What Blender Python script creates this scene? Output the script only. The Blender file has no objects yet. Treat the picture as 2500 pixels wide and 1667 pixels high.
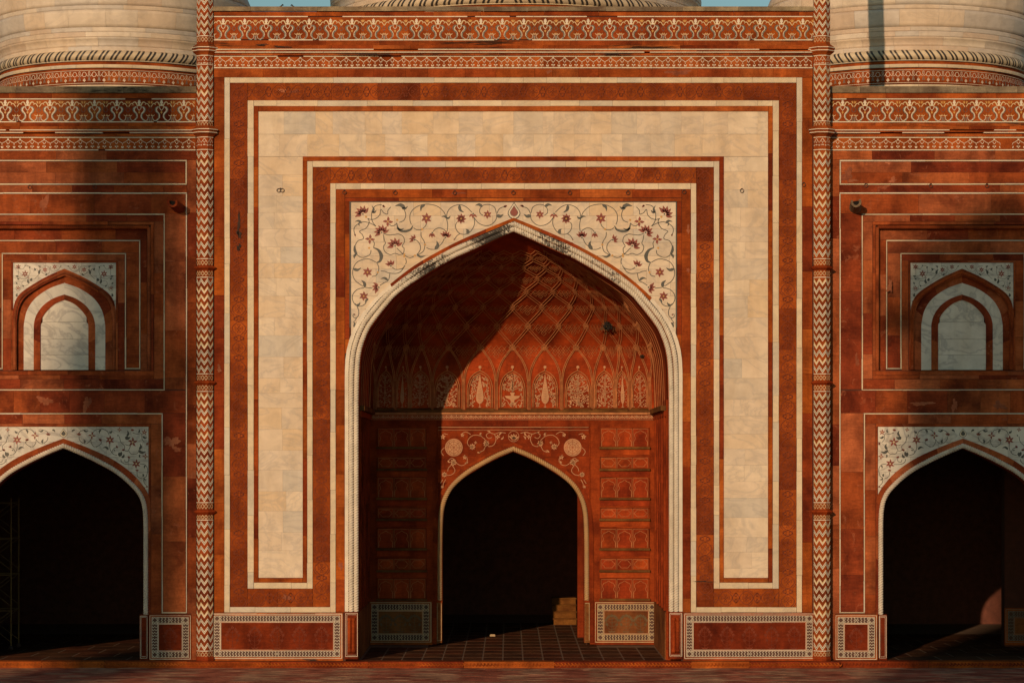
import bpy, math, random
from mathutils import Vector
from mathutils.geometry import tessellate_polygon
R = random.Random(11)
S = bpy.context.scene
COL = S.collection
rad = math.radians

# ------------------------------------------------------------------ camera, light, exposure
cam = bpy.data.cameras.new('camera'); camo = bpy.data.objects.new('camera', cam); COL.objects.link(camo)
camo.location = (-0.11, -80.0, 6.1); camo.rotation_euler = (rad(90), 0, 0)
cam.sensor_width = 36; cam.lens = 92.16; cam.shift_x = 0.0028; cam.shift_y = 0.1162
cam.clip_start = 1; cam.clip_end = 3000
S.camera = camo
SUN = Vector((0.35, 1.0, -0.24))
w = bpy.data.worlds.new("World"); S.world = w; w.use_nodes = True
nt = w.node_tree; bg = nt.nodes['Background']
sky = nt.nodes.new('ShaderNodeTexSky'); sky.sky_type = 'NISHITA'; sky.sun_disc = False
sky.sun_elevation = math.asin(0.24 / SUN.length); sky.sun_rotation = math.pi + math.atan(0.35)
sky.air_density = 1.0; sky.dust_density = 0.4; sky.ozone_density = 1.0
tint = nt.nodes.new('ShaderNodeMix'); tint.data_type = 'RGBA'; tint.blend_type = 'MULTIPLY'; tint.inputs[0].default_value = 1
tint.inputs[7].default_value = (1.15, 1.38, 1.26, 1)
nt.links.new(sky.outputs[0], tint.inputs[6]); nt.links.new(tint.outputs[2], bg.inputs[0]); bg.inputs[1].default_value = 0.052
sl = bpy.data.lights.new('sun', 'SUN'); slo = bpy.data.objects.new('sun', sl); COL.objects.link(slo)
sl.energy = 2.8; sl.angle = rad(0.5); sl.color = (1.0, 0.655, 0.385)
slo.rotation_euler = SUN.to_track_quat('-Z', 'Y').to_euler()
S.view_settings.view_transform = 'Standard'; S.view_settings.look = 'None'
S.view_settings.gamma = 1; S.view_settings.use_curve_mapping = False; S.view_settings.exposure = 0.0

# ------------------------------------------------------------------ materials
def newmat(name):
    m = bpy.data.materials.new(name); m.use_nodes = True
    n = m.node_tree.nodes; b = n['Principled BSDF']
    return m, m.node_tree, b
def mixc(nt, fac, a, b, mode='MIX'):
    m = nt.nodes.new('ShaderNodeMix'); m.data_type = 'RGBA'; m.blend_type = mode
    for i, v in ((0, fac), (6, a), (7, b)):
        if hasattr(v, 'is_linked') or hasattr(v, 'links'): nt.links.new(v, m.inputs[i])
        elif i == 0: m.inputs[0].default_value = v
        else: m.inputs[i].default_value = (v[0], v[1], v[2], 1)
    return m.outputs[2]
def ramp(nt, src, stops, const=False):
    r = nt.nodes.new('ShaderNodeValToRGB'); e = r.color_ramp.elements
    while len(e) < len(stops): e.new(0.5)
    for i, (p, c) in enumerate(stops):
        e[i].position = p; e[i].color = (c, c, c, 1) if isinstance(c, (int, float)) else (c[0], c[1], c[2], 1)
    if const: r.color_ramp.interpolation = 'CONSTANT'
    nt.links.new(src, r.inputs[0]); return r.outputs[0]
def coords(nt, scale=(1, 1, 1), rnd=29.0):
    g = nt.nodes.new('ShaderNodeNewGeometry'); oi = nt.nodes.new('ShaderNodeObjectInfo')
    mul = nt.nodes.new('ShaderNodeVectorMath'); mul.operation = 'MULTIPLY'
    nt.links.new(g.outputs['Position'], mul.inputs[0]); mul.inputs[1].default_value = scale
    if rnd:
        m2 = nt.nodes.new('ShaderNodeMath'); m2.operation = 'MULTIPLY'; m2.inputs[1].default_value = rnd
        nt.links.new(oi.outputs['Random'], m2.inputs[0])
        ad = nt.nodes.new('ShaderNodeVectorMath'); ad.operation = 'ADD'
        nt.links.new(mul.outputs[0], ad.inputs[0]); nt.links.new(m2.outputs[0], ad.inputs[1])
        return ad.outputs[0], oi.outputs['Random'], g
    return mul.outputs[0], oi.outputs['Random'], g
def noise(nt, vec, scale, detail=5, rough=.6, dist=0.0):
    n = nt.nodes.new('ShaderNodeTexNoise'); n.inputs['Scale'].default_value = scale
    n.inputs['Detail'].default_value = detail; n.inputs['Roughness'].default_value = rough
    n.inputs['Distortion'].default_value = dist
    nt.links.new(vec, n.inputs['Vector']); return n.outputs[0]
def bump(nt, b, h, strength=.4, dist=.01):
    n = nt.nodes.new('ShaderNodeBump'); n.inputs['Strength'].default_value = strength
    n.inputs['Distance'].default_value = dist
    nt.links.new(h, n.inputs['Height']); nt.links.new(n.outputs[0], b.inputs['Normal'])
def sandstone(name, tones, flake=.64, stain=0.0, rough=.82, dark=.55, flakecol=(.50, .22, .11), stainscale=(1, 1, 6), grade=(.85, .71, .50)):
    m, nt, b = newmat(name)
    v, rnd, g = coords(nt)
    k = len(tones)
    col = ramp(nt, rnd, [(i / k, t) for i, t in enumerate(tones)], True)
    n1 = noise(nt, v, .9, 6, .62, .4)
    f1 = ramp(nt, n1, [(.34, 0.0), (.64, 1.0)])
    c = mixc(nt, f1, tuple(x * dark for x in (.95, .80, .80)), (1.22, 1.25, 1.2))
    col = mixc(nt, 1.0, col, c, 'MULTIPLY')
    # brownish leached blotches
    n2 = noise(nt, v, 2.3, 7, .7, 1.2)
    f2 = ramp(nt, n2, [(flake, 0.0), (flake + .06, .6)])
    col = mixc(nt, f2, col, flakecol)
    # fine sedimentary streaks
    v2, _, _ = coords(nt, (1.2, 1.2, 9), 7.0)
    n3 = noise(nt, v2, 2.2, 5, .7, .5)
    f3 = ramp(nt, n3, [(.3, .78), (.7, 1.16)])
    col = mixc(nt, 1.0, col, f3, 'MULTIPLY')
    n5 = noise(nt, v, 14, 4, .7)
    f5 = ramp(nt, n5, [(.35, .86), (.65, 1.10)])
    col = mixc(nt, 1.0, col, f5, 'MULTIPLY')
    if stain:
        v3, _, _ = coords(nt, stainscale, 0)
        n4 = noise(nt, v3, .7, 8, .75, .3)
        f4 = ramp(nt, n4, [(1 - stain - .04, 0.0), (1 - stain + .05, .93)])
        col = mixc(nt, f4, col, (.022, .016, .014))
    vg, _, _ = coords(nt, (1.6, 1.6, .22), 0)
    n7 = noise(nt, vg, 1.1, 7, .68, .35)
    f7 = ramp(nt, n7, [(.36, .74), (.60, 1.07)])
    col = mixc(nt, 1.0, col, f7, 'MULTIPLY')
    col = mixc(nt, 1.0, col, grade, 'MULTIPLY')
    nt.links.new(col, b.inputs['Base Color']); b.inputs['Roughness'].default_value = rough
    b.inputs['Specular IOR Level'].default_value = .12
    hh = noise(nt, v, 6, 8, .75); bump(nt, b, hh, .35, .02)
    return m
def marble(name, tones, vein=.5, stain=0.0, rough=.5, bl=(.30, .28, .27)):
    m, nt, b = newmat(name)
    v, rnd, g = coords(nt, (1, 1, 1.5))
    k = len(tones)
    col = ramp(nt, rnd, [(i / k, t) for i, t in enumerate(tones)], True)
    n1 = noise(nt, v, .55, 5, .55, 2.2)
    f1 = ramp(nt, n1, [(.44, 0.0), (.50, vein), (.535, vein * .2), (.6, 0.0)])
    col = mixc(nt, f1, col, bl)
    n2 = noise(nt, v, 1.6, 6, .6, .6)
    f2 = ramp(nt, n2, [(.3, .86), (.7, 1.08)])
    col = mixc(nt, 1.0, col, f2, 'MULTIPLY')
    vg, _, _ = coords(nt, (1.3, 1.3, .3), 0)
    n8 = noise(nt, vg, .9, 7, .7, .4)
    f8 = ramp(nt, n8, [(.34, (.91, .88, .84)), (.56, (1.03, 1.03, 1.03))])
    col = mixc(nt, 1.0, col, f8, 'MULTIPLY')
    if stain:
        v3, _, _ = coords(nt, (1, 1, 1), 0)
        n4 = noise(nt, v3, .55, 3, .6, .3)
        n6 = noise(nt, v3, 11.0, 8, .85, .5)
        ad = nt.nodes.new('ShaderNodeMath'); ad.operation = 'ADD'
        nt.links.new(n4, ad.inputs[0])
        mu = nt.nodes.new('ShaderNodeMath'); mu.operation = 'MULTIPLY'; mu.inputs[1].default_value = .9
        nt.links.new(n6, mu.inputs[0]); nt.links.new(mu.outputs[0], ad.inputs[1])
        # lichen grows where rain runs off the crown of the arch
        sp = nt.nodes.new('ShaderNodeSeparateXYZ'); nt.links.new(g.outputs['Position'], sp.inputs[0])
        mr = nt.nodes.new('ShaderNodeMapRange'); nt.links.new(sp.outputs[2], mr.inputs[0])
        mr.inputs[1].default_value = 8.0; mr.inputs[2].default_value = 12.6
        mr.inputs[3].default_value = -.58; mr.inputs[4].default_value = -.165
        a2 = nt.nodes.new('ShaderNodeMath'); a2.operation = 'ADD'
        nt.links.new(ad.outputs[0], a2.inputs[0]); nt.links.new(mr.outputs[0], a2.inputs[1])
        f4 = ramp(nt, a2.outputs[0], [(1 - stain, 0.0), (1 - stain + .05, .95)])
        col = mixc(nt, f4, col, (.03, .026, .024))
    nt.links.new(col, b.inputs['Base Color']); b.inputs['Roughness'].default_value = rough
    b.inputs['Specular IOR Level'].default_value = .35
    hh = noise(nt, v, 5, 6, .7); bump(nt, b, hh, .12, .01)
    return m
def plain(name, c, rough=.6, var=.25, metal=0.0):
    m, nt, b = newmat(name)
    v, rnd, g = coords(nt)
    n1 = noise(nt, v, 4, 5, .65)
    f = ramp(nt, n1, [(.3, 1 - var), (.7, 1 + var)])
    col = mixc(nt, 1.0, c, f, 'MULTIPLY')
    nt.links.new(col, b.inputs['Base Color']); b.inputs['Roughness'].default_value = rough
    b.inputs['Metallic'].default_value = metal
    return m
TS = [(.42, .108, .022), (.34, .074, .018), (.45, .130, .030), (.30, .056, .016), (.38, .092, .022), (.43, .112, .020), (.25, .046, .015)]
TP = [(.44, .115, .030), (.39, .096, .024), (.47, .14, .042), (.42, .105, .024), (.36, .08, .022)]
M = {}
M['red'] = sandstone('red_sandstone', TS)
M['redtop'] = sandstone('clean_red_sandstone', TP, flake=.70)
M['cornice'] = sandstone('weathered_cornice_stone', TP, stain=.43, stainscale=(.35, 1, 5))
M['carved'] = sandstone('carved_red_sandstone', [(.39, .098, .022), (.34, .080, .018), (.36, .088, .020), (.28, .064, .018), (.41, .105, .022)], flake=.66, flakecol=(.42, .17, .07))
M['wing'] = sandstone('stained_red_sandstone', [(.39, .100, .033), (.30, .064, .024), (.42, .126, .048), (.25, .050, .021), (.36, .088, .028), (.44, .140, .065)], flake=.60, dark=.44, flakecol=(.42, .16, .095), grade=(.88, .74, .6))
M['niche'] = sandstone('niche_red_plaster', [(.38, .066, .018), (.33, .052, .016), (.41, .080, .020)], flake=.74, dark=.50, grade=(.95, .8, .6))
M['door'] = sandstone('deep_red_sandstone', [(.33, .060, .016), (.28, .048, .014), (.36, .070, .018)], flake=.68, flakecol=(.36, .13, .06))
M['dadocentre'] = sandstone('dado_red_sandstone', [(.26, .045, .012), (.22, .036, .012)], flake=.7, dark=.5)
M['buff'] = sandstone('buff_sandstone', [(.31, .145, .062), (.28, .115, .052)], flake=.7, flakecol=(.36, .2, .1))
M['ledge'] = sandstone('dusty_ledge_stone', [(.21, .115, .048), (.19, .098, .044)], flake=.8)
M['joint'] = plain('dark_joint_mortar', (.075, .022, .012), .95)
M['jointpale'] = plain('pale_joint_mortar', (.17, .10, .058), .95)
TM = [(.68, .555, .41), (.65, .52, .38), (.70, .575, .43), (.57, .50, .41), (.66, .495, .32), (.68, .55, .41), (.65, .535, .41), (.60, .50, .385), (.67, .52, .36), (.69, .565, .42)]
M['marble'] = marble('cream_marble', TM, .30)
M['frame'] = marble('frame_marble', [(.65, .53, .36), (.68, .55, .38), (.62, .50, .345), (.58, .51, .40)], .25)
M['greymarble'] = marble('grey_veined_marble', [(.64, .60, .53), (.60, .57, .51), (.66, .62, .54)], .62)
M['domem'] = marble('dome_marble', [(.66, .56, .45), (.62, .53, .44), (.67, .54, .41), (.69, .59, .48), (.57, .51, .45), (.60, .47, .36)], .22, bl=(.36, .32, .28))
M['rope'] = marble('weathered_rope_marble', [(.72, .65, .54)], .15, stain=.245)
M['ropeclean'] = marble('pale_rope_marble', [(.66, .58, .48)], .2)
M['ropetan'] = marble('tan_rope_stone', [(.50, .32, .15)], .2)
M['white'] = plain('white_inlay', (.66, .58, .45), .5, .12)
M['cream'] = plain('cream_inlay', (.62, .48, .27), .5, .15)
M['yellow'] = plain('yellow_inlay', (.50, .25, .045), .5, .2)
M['slate'] = plain('slate_inlay', (.055, .055, .048), .5, .35)
M['grey'] = plain('grey_inlay', (.17, .16, .13), .5, .3)
M['black'] = plain('black_marble_inlay', (.045, .037, .032), .45, .3)
M['crimson'] = plain('red_inlay', (.21, .028, .013), .5, .25)
M['groove'] = plain('groove_shade_and_dirt', (.18, .034, .010), .9, .3)  # dark tone paints the shade in the carving together with its dirt
M['plantred'] = plain('worn_plant_relief', (.17, .030, .010), .9, .3)
M['plantgrey'] = plain('grey_plant_inlay', (.13, .095, .045), .8, .3)
M['brown'] = plain('brown_inlay', (.075, .026, .013), .6, .35)
M['relief'] = plain('pale_relief_plaster', (.50, .26, .13), .7, .2)
M['rib'] = plain('net_rib_plaster', (.48, .19, .07), .8, .35)
M['concrete'] = sandstone('mouldy_lime_concrete', [(.27, .22, .16), (.31, .25, .18), (.22, .18, .14)], flake=.62, flakecol=(.42, .34, .26), stain=.40, stainscale=(.5, 1, 2), rough=.95, grade=(1, .97, .9))
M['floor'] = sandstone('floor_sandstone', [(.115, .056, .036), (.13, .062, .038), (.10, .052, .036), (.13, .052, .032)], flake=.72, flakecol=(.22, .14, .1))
M['pavered'] = sandstone('paving_red_stone', [(.38, .135, .085), (.44, .165, .10), (.31, .105, .07)], flake=.68, flakecol=(.28, .16, .12), grade=(1, .95, .95))
M['pavegrey'] = sandstone('paving_buff_stone', [(.42, .26, .175), (.36, .22, .155), (.47, .29, .195)], flake=.7, flakecol=(.3, .21, .16), grade=(1, .9, .85))
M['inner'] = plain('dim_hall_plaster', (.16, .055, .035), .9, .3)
M['iron'] = plain('rusty_iron', (.06, .025, .015), .7, .4)
M['bird'] = plain('dark_feathers', (.03, .03, .035), .7, .3)
M['comb'] = plain('beeswax_and_mouth_shade', (.010, .008, .007), .95, .4)
M['combpale'] = plain('withered_comb', (.10, .065, .03), .95, .4)
M['paint'] = plain('yellow_scaffold_paint', (.20, .11, .03), .6, .3)
M['gold'] = sandstone('warm_yellow_stone', [(.24, .115, .035), (.20, .10, .03)], flake=.7)
M['paper'] = plain('cream_card', (.48, .35, .20), .7, .1)

# ------------------------------------------------------------------ helpers
WL = {}
def P(px, py, Y=0.0):
    k = (80.0 + Y) / 6400.0
    return Vector((-0.11 + (px - 1243) * k, Y, 6.1 - (py - 1124) * k))
def tag(o, label=None, cat=None, group=None, kind=None):
    if label: o['label'] = label
    if cat: o['category'] = cat
    if group: o['group'] = group
    if kind: o['kind'] = kind
    return o
def link(name, me, parent=None, loc=(0, 0, 0), rz=0.0, scale=None):
    o = bpy.data.objects.new(name, me); COL.objects.link(o)
    loc = Vector(loc)
    if parent is not None:
        o.parent = parent; o.location = loc - WL[parent]
    else: o.location = loc
    WL[o] = loc
    if rz: o.rotation_euler = (0, 0, rz)
    if scale is not None: o.scale = scale
    return o
def empty(name, loc, label, cat, group=None):
    o = bpy.data.objects.new(name, None); COL.objects.link(o); o.location = loc; WL[o] = Vector(loc)
    o.empty_display_size = .2
    return tag(o, label, cat, group)
def mesh(name, vs, fs, mats, mi=None, smooth=False):
    me = bpy.data.meshes.new(name); me.from_pydata([tuple(v) for v in vs], [], fs)
    for m in (mats if isinstance(mats, (list, tuple)) else [mats]): me.materials.append(m)
    if mi: me.polygons.foreach_set('material_index', mi)
    if smooth: me.polygons.foreach_set('use_smooth', [True] * len(me.polygons))
    me.update(); return me
CUBE = {}
def solid(name, x0, x1, y0, y1, z0, z1, m, parent=None):
    vs = [(x, y, z) for z in (z0, z1) for x, y in ((x0, y0), (x1, y0), (x1, y1), (x0, y1))]
    return link(name, mesh(name, vs, [(0, 3, 2, 1), (4, 5, 6, 7), (0, 1, 5, 4), (1, 2, 6, 5), (2, 3, 7, 6), (3, 0, 4, 7)], M[m]), parent)
def cube(m):
    if m not in CUBE:
        h = .5
        vs = [(-h, -h, -h), (h, -h, -h), (h, h, -h), (-h, h, -h), (-h, -h, h), (h, -h, h), (h, h, h), (-h, h, h)]
        fs = [(0, 3, 2, 1), (4, 5, 6, 7), (0, 1, 5, 4), (1, 2, 6, 5), (2, 3, 7, 6), (3, 0, 4, 7)]
        CUBE[m] = mesh('stone_block', vs, fs, M[m])
    return CUBE[m]
def box(name, x0, x1, y0, y1, z0, z1, m, parent=None):
    return link(name, cube(m), parent, ((x0 + x1) / 2, (y0 + y1) / 2, (z0 + z1) / 2),
                0, (abs(x1 - x0), abs(y1 - y0), abs(z1 - z0)))
def piece(name, a, b, c, d, Y, proud, m, parent, back=.06):
    p = P(a, c, Y); q = P(b, d, Y)
    return box(name, p.x, q.x, Y - proud, Y + back, q.z, p.z, m, parent)
def pick(m): return R.choice(m) if isinstance(m, (list, tuple)) else m
def fill(name, x0, x1, y0, y1, Y, proud, m, parent, lmin=60, lmax=140, course=None, vert=None, gap=.45, mirror=None):
    """slabs laid in courses over a rectangle given in photo units of the plane Y"""
    if mirror is not None: x0, x1 = 2 * mirror - x1, 2 * mirror - x0
    wd, ht = x1 - x0, y1 - y0
    if vert is None: vert = ht > wd
    A, B = (y0, y1) if vert else (x0, x1)
    C, D = (x0, x1) if vert else (y0, y1)
    n = max(1, round((D - C) / course)) if course else 1
    for i in range(n):
        c0 = C + (D - C) * i / n; c1 = C + (D - C) * (i + 1) / n
        cuts = [A]
        while B - cuts[-1] > lmax: cuts.append(cuts[-1] + R.uniform(lmin, lmax))
        if len(cuts) > 1 and B - cuts[-1] < lmin * .4: cuts.pop()
        cuts.append(B)
        for j in range(len(cuts) - 1):
            pr = proud + R.uniform(-.0025, .0025)
            ji = .6 if (D - C) / n < 16 else .2; c0j, c1j = R.uniform(-ji, ji), R.uniform(-ji, ji)
            a, b_, c, d = cuts[j] + gap / 2, cuts[j + 1] - gap / 2, c0 + gap / 2 + c0j * .6, c1 - gap / 2 + c1j * .6
            if vert: piece(name, c, d, a, b_, Y, pr, pick(m), parent)
            else: piece(name, a, b_, c, d, Y, pr, pick(m), parent)
def ring4(name, x0, x1, y0, y1, t, Y, proud, m, parent, lmin=50, lmax=120, sides='TBLR', mirror=None):
    if mirror is not None: x0, x1 = 2 * mirror - x1, 2 * mirror - x0
    kw = dict(lmin=lmin, lmax=lmax)
    if 'T' in sides: fill(name, x0, x1, y0, y0 + t, Y, proud, m, parent, vert=False, **kw)
    if 'B' in sides: fill(name, x0, x1, y1 - t, y1, Y, proud, m, parent, vert=False, **kw)
    ya = y0 + t if 'T' in sides else y0; yb = y1 - t if 'B' in sides else y1
    if 'L' in sides: fill(name, x0, x0 + t, ya, yb, Y, proud, m, parent, vert=True, **kw)
    if 'R' in sides: fill(name, x1 - t, x1, ya, yb, Y, proud, m, parent, vert=True, **kw)
def crom(pts, n=6, closed=False):
    out = []; L = len(pts)
    if L < 3 and not closed:
        return [tuple(Vector(pts[0]).lerp(Vector(pts[-1]), i / n)) for i in range(n + 1)]
    for i in range(L if closed else L - 1):
        if closed: p = [pts[(i + k) % L] for k in (-1, 0, 1, 2)]
        else: p = [pts[max(0, i - 1)], pts[i], pts[i + 1], pts[min(L - 1, i + 2)]]
        for j in range(n):
            t = j / n; r = []
            for c in (0, 1):
                a, b, c2, d = (q[c] for q in p)
                r.append(.5 * ((2 * b) + (-a + c2) * t + (2 * a - 5 * b + 4 * c2 - d) * t * t + (-a + 3 * b - 3 * c2 + d) * t ** 3))
            out.append(tuple(r))
    out.append(pts[0] if closed else pts[-1]); return out
def resample(pts, n):
    d = [0.0]
    for i in range(1, len(pts)): d.append(d[-1] + math.dist(pts[i], pts[i - 1]))
    out = []; j = 0
    for i in range(n + 1):
        t = d[-1] * i / n
        while j < len(d) - 2 and d[j + 1] < t: j += 1
        k = 0 if d[j + 1] == d[j] else (t - d[j]) / (d[j + 1] - d[j])
        out.append((pts[j][0] + (pts[j + 1][0] - pts[j][0]) * k, pts[j][1] + (pts[j + 1][1] - pts[j][1]) * k))
    return out
class Arch:
    def __init__(s, ax, half, base):
        """half: (dx, y) from the apex down to the springing; base: y of the foot"""
        s.ax = ax; s.base = base
        s.h = crom(half, 8); s.mx = max(p[0] for p in s.h)
        s.dense = s.h + [(s.h[-1][0], base)]
    def y(s, x):
        dx = abs(x - s.ax)
        if dx >= s.mx: return None
        h = s.h
        for i in range(len(h) - 1):
            if h[i][0] <= dx <= h[i + 1][0]:
                t = (dx - h[i][0]) / max(1e-6, h[i + 1][0] - h[i][0]); return h[i][1] + (h[i + 1][1] - h[i][1]) * t
        return None
    def halfw(s, y):
        h = s.dense
        if y <= h[0][1]: return 0.0
        for i in range(len(h) - 1):
            if h[i][1] <= y <= h[i + 1][1]:
                t = (y - h[i][1]) / max(1e-6, h[i + 1][1] - h[i][1]); return h[i][0] + (h[i + 1][0] - h[i][0]) * t
        return h[-1][0]
    def full(s, n=60):
        q = resample(s.dense, n)
        return [(s.ax - d, y) for d, y in reversed(q)] + [(s.ax + d, y) for d, y in q[1:]]
def strip_mesh(nm, A, B, Yf, Yb, mat, Yp):
    """solid between polylines A and B (photo units in plane Yp), front at Yf, back at Yb"""
    vs = []; fs = []; n = len(A)
    for a, b in zip(A, B):
        for (q, Y) in ((a, Yf), (b, Yf), (b, Yb), (a, Yb)):
            p = P(q[0], q[1], Yp); vs.append((p.x, Y, p.z))
    for i in range(n - 1):
        o, p = 4 * i, 4 * i + 4
        for k in range(4):
            fs.append((o + k, o + (k + 1) % 4, p + (k + 1) % 4, p + k))
    fs.append((3, 2, 1, 0)); o = 4 * (n - 1); fs.append((o, o + 1, o + 2, o + 3))
    return mesh(nm, vs, fs, M[mat])
def arch_band(name, inner, outer, Y, proud, m, parent, npieces, back=.06, n=96):
    A = inner.full(n // 2); B = outer.full(n // 2); per = len(A) // npieces
    i = 0; k = 0
    while i < len(A) - 1:
        j = min(len(A) - 1, i + per)
        if len(A) - 1 - j < 3: j = len(A) - 1
        pr = proud + R.uniform(-.002, .002)
        link(name, strip_mesh(name, A[i:j + 1], B[i:j + 1], Y - pr, Y + back, pick(m), Y), parent)
        i = j
def arch_cells(name, arch, x0, x1, y0, y1, Y, proud, m, parent, course=34, lmin=60, lmax=110, back=.05, step=3.0, gap=.4):
    n = max(1, round((y1 - y0) / course))
    for i in range(n):
        ya = y0 + (y1 - y0) * i / n; yb = y0 + (y1 - y0) * (i + 1) / n
        cuts = [x0]
        while x1 - cuts[-1] > lmax: cuts.append(cuts[-1] + R.uniform(lmin, lmax))
        cuts.append(x1)
        for a, b in zip(cuts, cuts[1:]):
            k = max(2, int((b - a - gap) / step)); run = []
            runs = []
            for q in range(k + 1):
                x = a + gap / 2 + (b - a - gap) * q / k
                ay = arch.y(x) if arch else None
                bot = yb - gap / 2 if ay is None else min(yb - gap / 2, ay)
                if bot > ya + gap / 2 + .3: run.append((x, bot))
                else:
                    if len(run) > 1: runs.append(run)
                    run = []
            if len(run) > 1: runs.append(run)
            pr = proud + R.uniform(-.0015, .0015)
            for r in runs:
                T = [(x, ya + gap / 2) for x, _ in r]
                link(name, strip_mesh(name, T, r, Y - pr, Y + back, pick(m), Y), parent)
class Ink:
    """flat inlay / relief made of thin solid strokes and polygons, in photo units (x right, y down)"""
    def __init__(s, mats): s.mats = mats; s.items = []
    def m(s, k): return s.mats.index(k)
    def stroke(s, pts, wd, mat, smooth=4, closed=False):
        q = crom(pts, smooth, closed) if smooth and len(pts) > 2 else list(pts) + ([pts[0]] if closed else [])
        n = len(q)
        L = []; Rr = []
        for i in range(n):
            a = q[max(0, i - 1)]; b = q[min(n - 1, i + 1)]
            if closed and i in (0, n - 1): a = q[-2]; b = q[1]
            dx, dy = b[0] - a[0], b[1] - a[1]; l = math.hypot(dx, dy) or 1
            if isinstance(wd, (int, float)): ww = wd
            else:
                t = i / (n - 1) * (len(wd) - 1); k = min(int(t), len(wd) - 2); ww = wd[k] + (wd[k + 1] - wd[k]) * (t - k)
            nx, ny = -dy / l * ww / 2, dx / l * ww / 2
            L.append((q[i][0] + nx, q[i][1] + ny)); Rr.append((q[i][0] - nx, q[i][1] - ny))
        s.items.append(('s', L, Rr, s.m(mat)))
    def poly(s, pts, mat): s.items.append(('p', list(pts), None, s.m(mat)))
    def leaf(s, a, b, wd, mat, bend=.15):
        dx, dy = b[0] - a[0], b[1] - a[1]
        mid = ((a[0] + b[0]) / 2 - dy * bend, (a[1] + b[1]) / 2 + dx * bend)
        q1 = ((a[0] + mid[0]) / 2 - dy * bend * .3, (a[1] + mid[1]) / 2 + dx * bend * .3)
        s.stroke([a, mid, b], [wd * .3, wd, wd * .9, wd * .45, .25], mat, 4)
    def disc(s, c, r, mat, n=10): s.poly([(c[0] + r * math.cos(2 * math.pi * i / n), c[1] + r * math.sin(2 * math.pi * i / n)) for i in range(n)], mat)
    def star(s, c, r, n, mat, cen=None, wd=.42, rot=-90, span=360, inner=.16):
        for i in range(n):
            a = rad(rot + (span * i / n if span == 360 else -span / 2 + span * i / (n - 1)))
            s.leaf((c[0] + math.cos(a) * r * inner, c[1] + math.sin(a) * r * inner), (c[0] + math.cos(a) * r, c[1] + math.sin(a) * r), r * wd, mat, .08)
        if cen: s.disc(c, r * .2, cen, 8)
    def build(s, name, fn, h=.004, sides=True):
        vs = []; fs = []; mi = []
        def add(pts2, hh):
            o = len(vs); vs.extend(fn(x, y, hh) for x, y in pts2); return o
        for kind, A, B, m in s.items:
            if kind == 's':
                n = len(A); a = add(A, h); b = add(B, h)
                for i in range(n - 1): fs.append((a + i, a + i + 1, b + i + 1, b + i)); mi.append(m)
                if sides:
                    c = add(A, -.003); d = add(B, -.003)
                    for i in range(n - 1):
                        fs.append((c + i, c + i + 1, a + i + 1, a + i)); mi.append(m)
                        fs.append((b + i, b + i + 1, d + i + 1, d + i)); mi.append(m)
            else:
                tri = tessellate_polygon([[Vector((x, y, 0)) for x, y in A]])
                a = add(A, h)
                for t in tri: fs.append(tuple(a + k for k in t)); mi.append(m)
                if sides:
                    c = add(A, -.003); n = len(A)
                    for i in range(n): j = (i + 1) % n; fs.append((a + i, a + j, c + j, c + i)); mi.append(m)
        return mesh(name, vs, fs, [M[k] for k in s.mats], mi)
def plane_fn(Y, proud):
    def f(x, y, h):
        p = P(x, y, Y); return (p.x, Y - proud - h, p.z)
    return f
def local_fn(Y, proud):
    k = (80.0 + Y) / 6400.0
    return lambda x, y, h: (x * k, -proud - h, -y * k)
def rope(name, path, rpx, pitch, mat, Y, parent, amp=.34, lean=1.0, seg=6, out=0.0, stuff=True, flip=False):
    """half-round cable moulding twisted along a path (photo units in plane Y)"""
    L = sum(math.dist(path[i], path[i + 1]) for i in range(len(path) - 1))
    n = int(L / pitch * 6); q = resample(path, n); vs = []; fs = []
    k = (80.0 + Y) / 6400.0
    for i, c in enumerate(q):
        a = q[max(0, i - 1)]; b = q[min(n, i + 1)]; dx, dy = b[0] - a[0], b[1] - a[1]; l = math.hypot(dx, dy) or 1
        nx, ny = -dy / l, dx / l
        for j in range(seg + 1):
            ph = math.pi * j / seg
            tw = (i / 6.0 + (-1 if flip else 1) * lean * ph / math.pi) % 1.0
            rr = rpx * (1 - amp * (abs(tw - .5) * 2) ** 3)
            off = math.cos(ph) * rr; dep = math.sin(ph) * rr * k
            p = P(c[0] + nx * off, c[1] + ny * off, Y)
            vs.append((p.x, Y - out - dep, p.z))
    for i in range(n):
        for j in range(seg):
            o = i * (seg + 1) + j; fs.append((o, o + 1, o + seg + 2, o + seg + 1))
    me = mesh(name, vs, fs, M[mat], smooth=False)
    o = link(name, me, parent)
    return o
def lathe(nm, prof, mat, n=64, a0=0, a1=2 * math.pi, smooth=True, rot=0.0):
    vs = []; fs = []; full = abs(a1 - a0 - 2 * math.pi) < 1e-6; m = n if full else n + 1
    for i in range(m):
        a = a0 + (a1 - a0) * i / n + rot
        for r, z in prof: vs.append((r * math.sin(a), -r * math.cos(a), z))
    L = len(prof)
    for i in range(n):
        j = (i + 1) % m
        for k in range(L - 1): fs.append((i * L + k, j * L + k, j * L + k + 1, i * L + k + 1))
    return mesh(nm, vs, fs, M[mat] if isinstance(mat, str) else mat, smooth=smooth)
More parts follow.
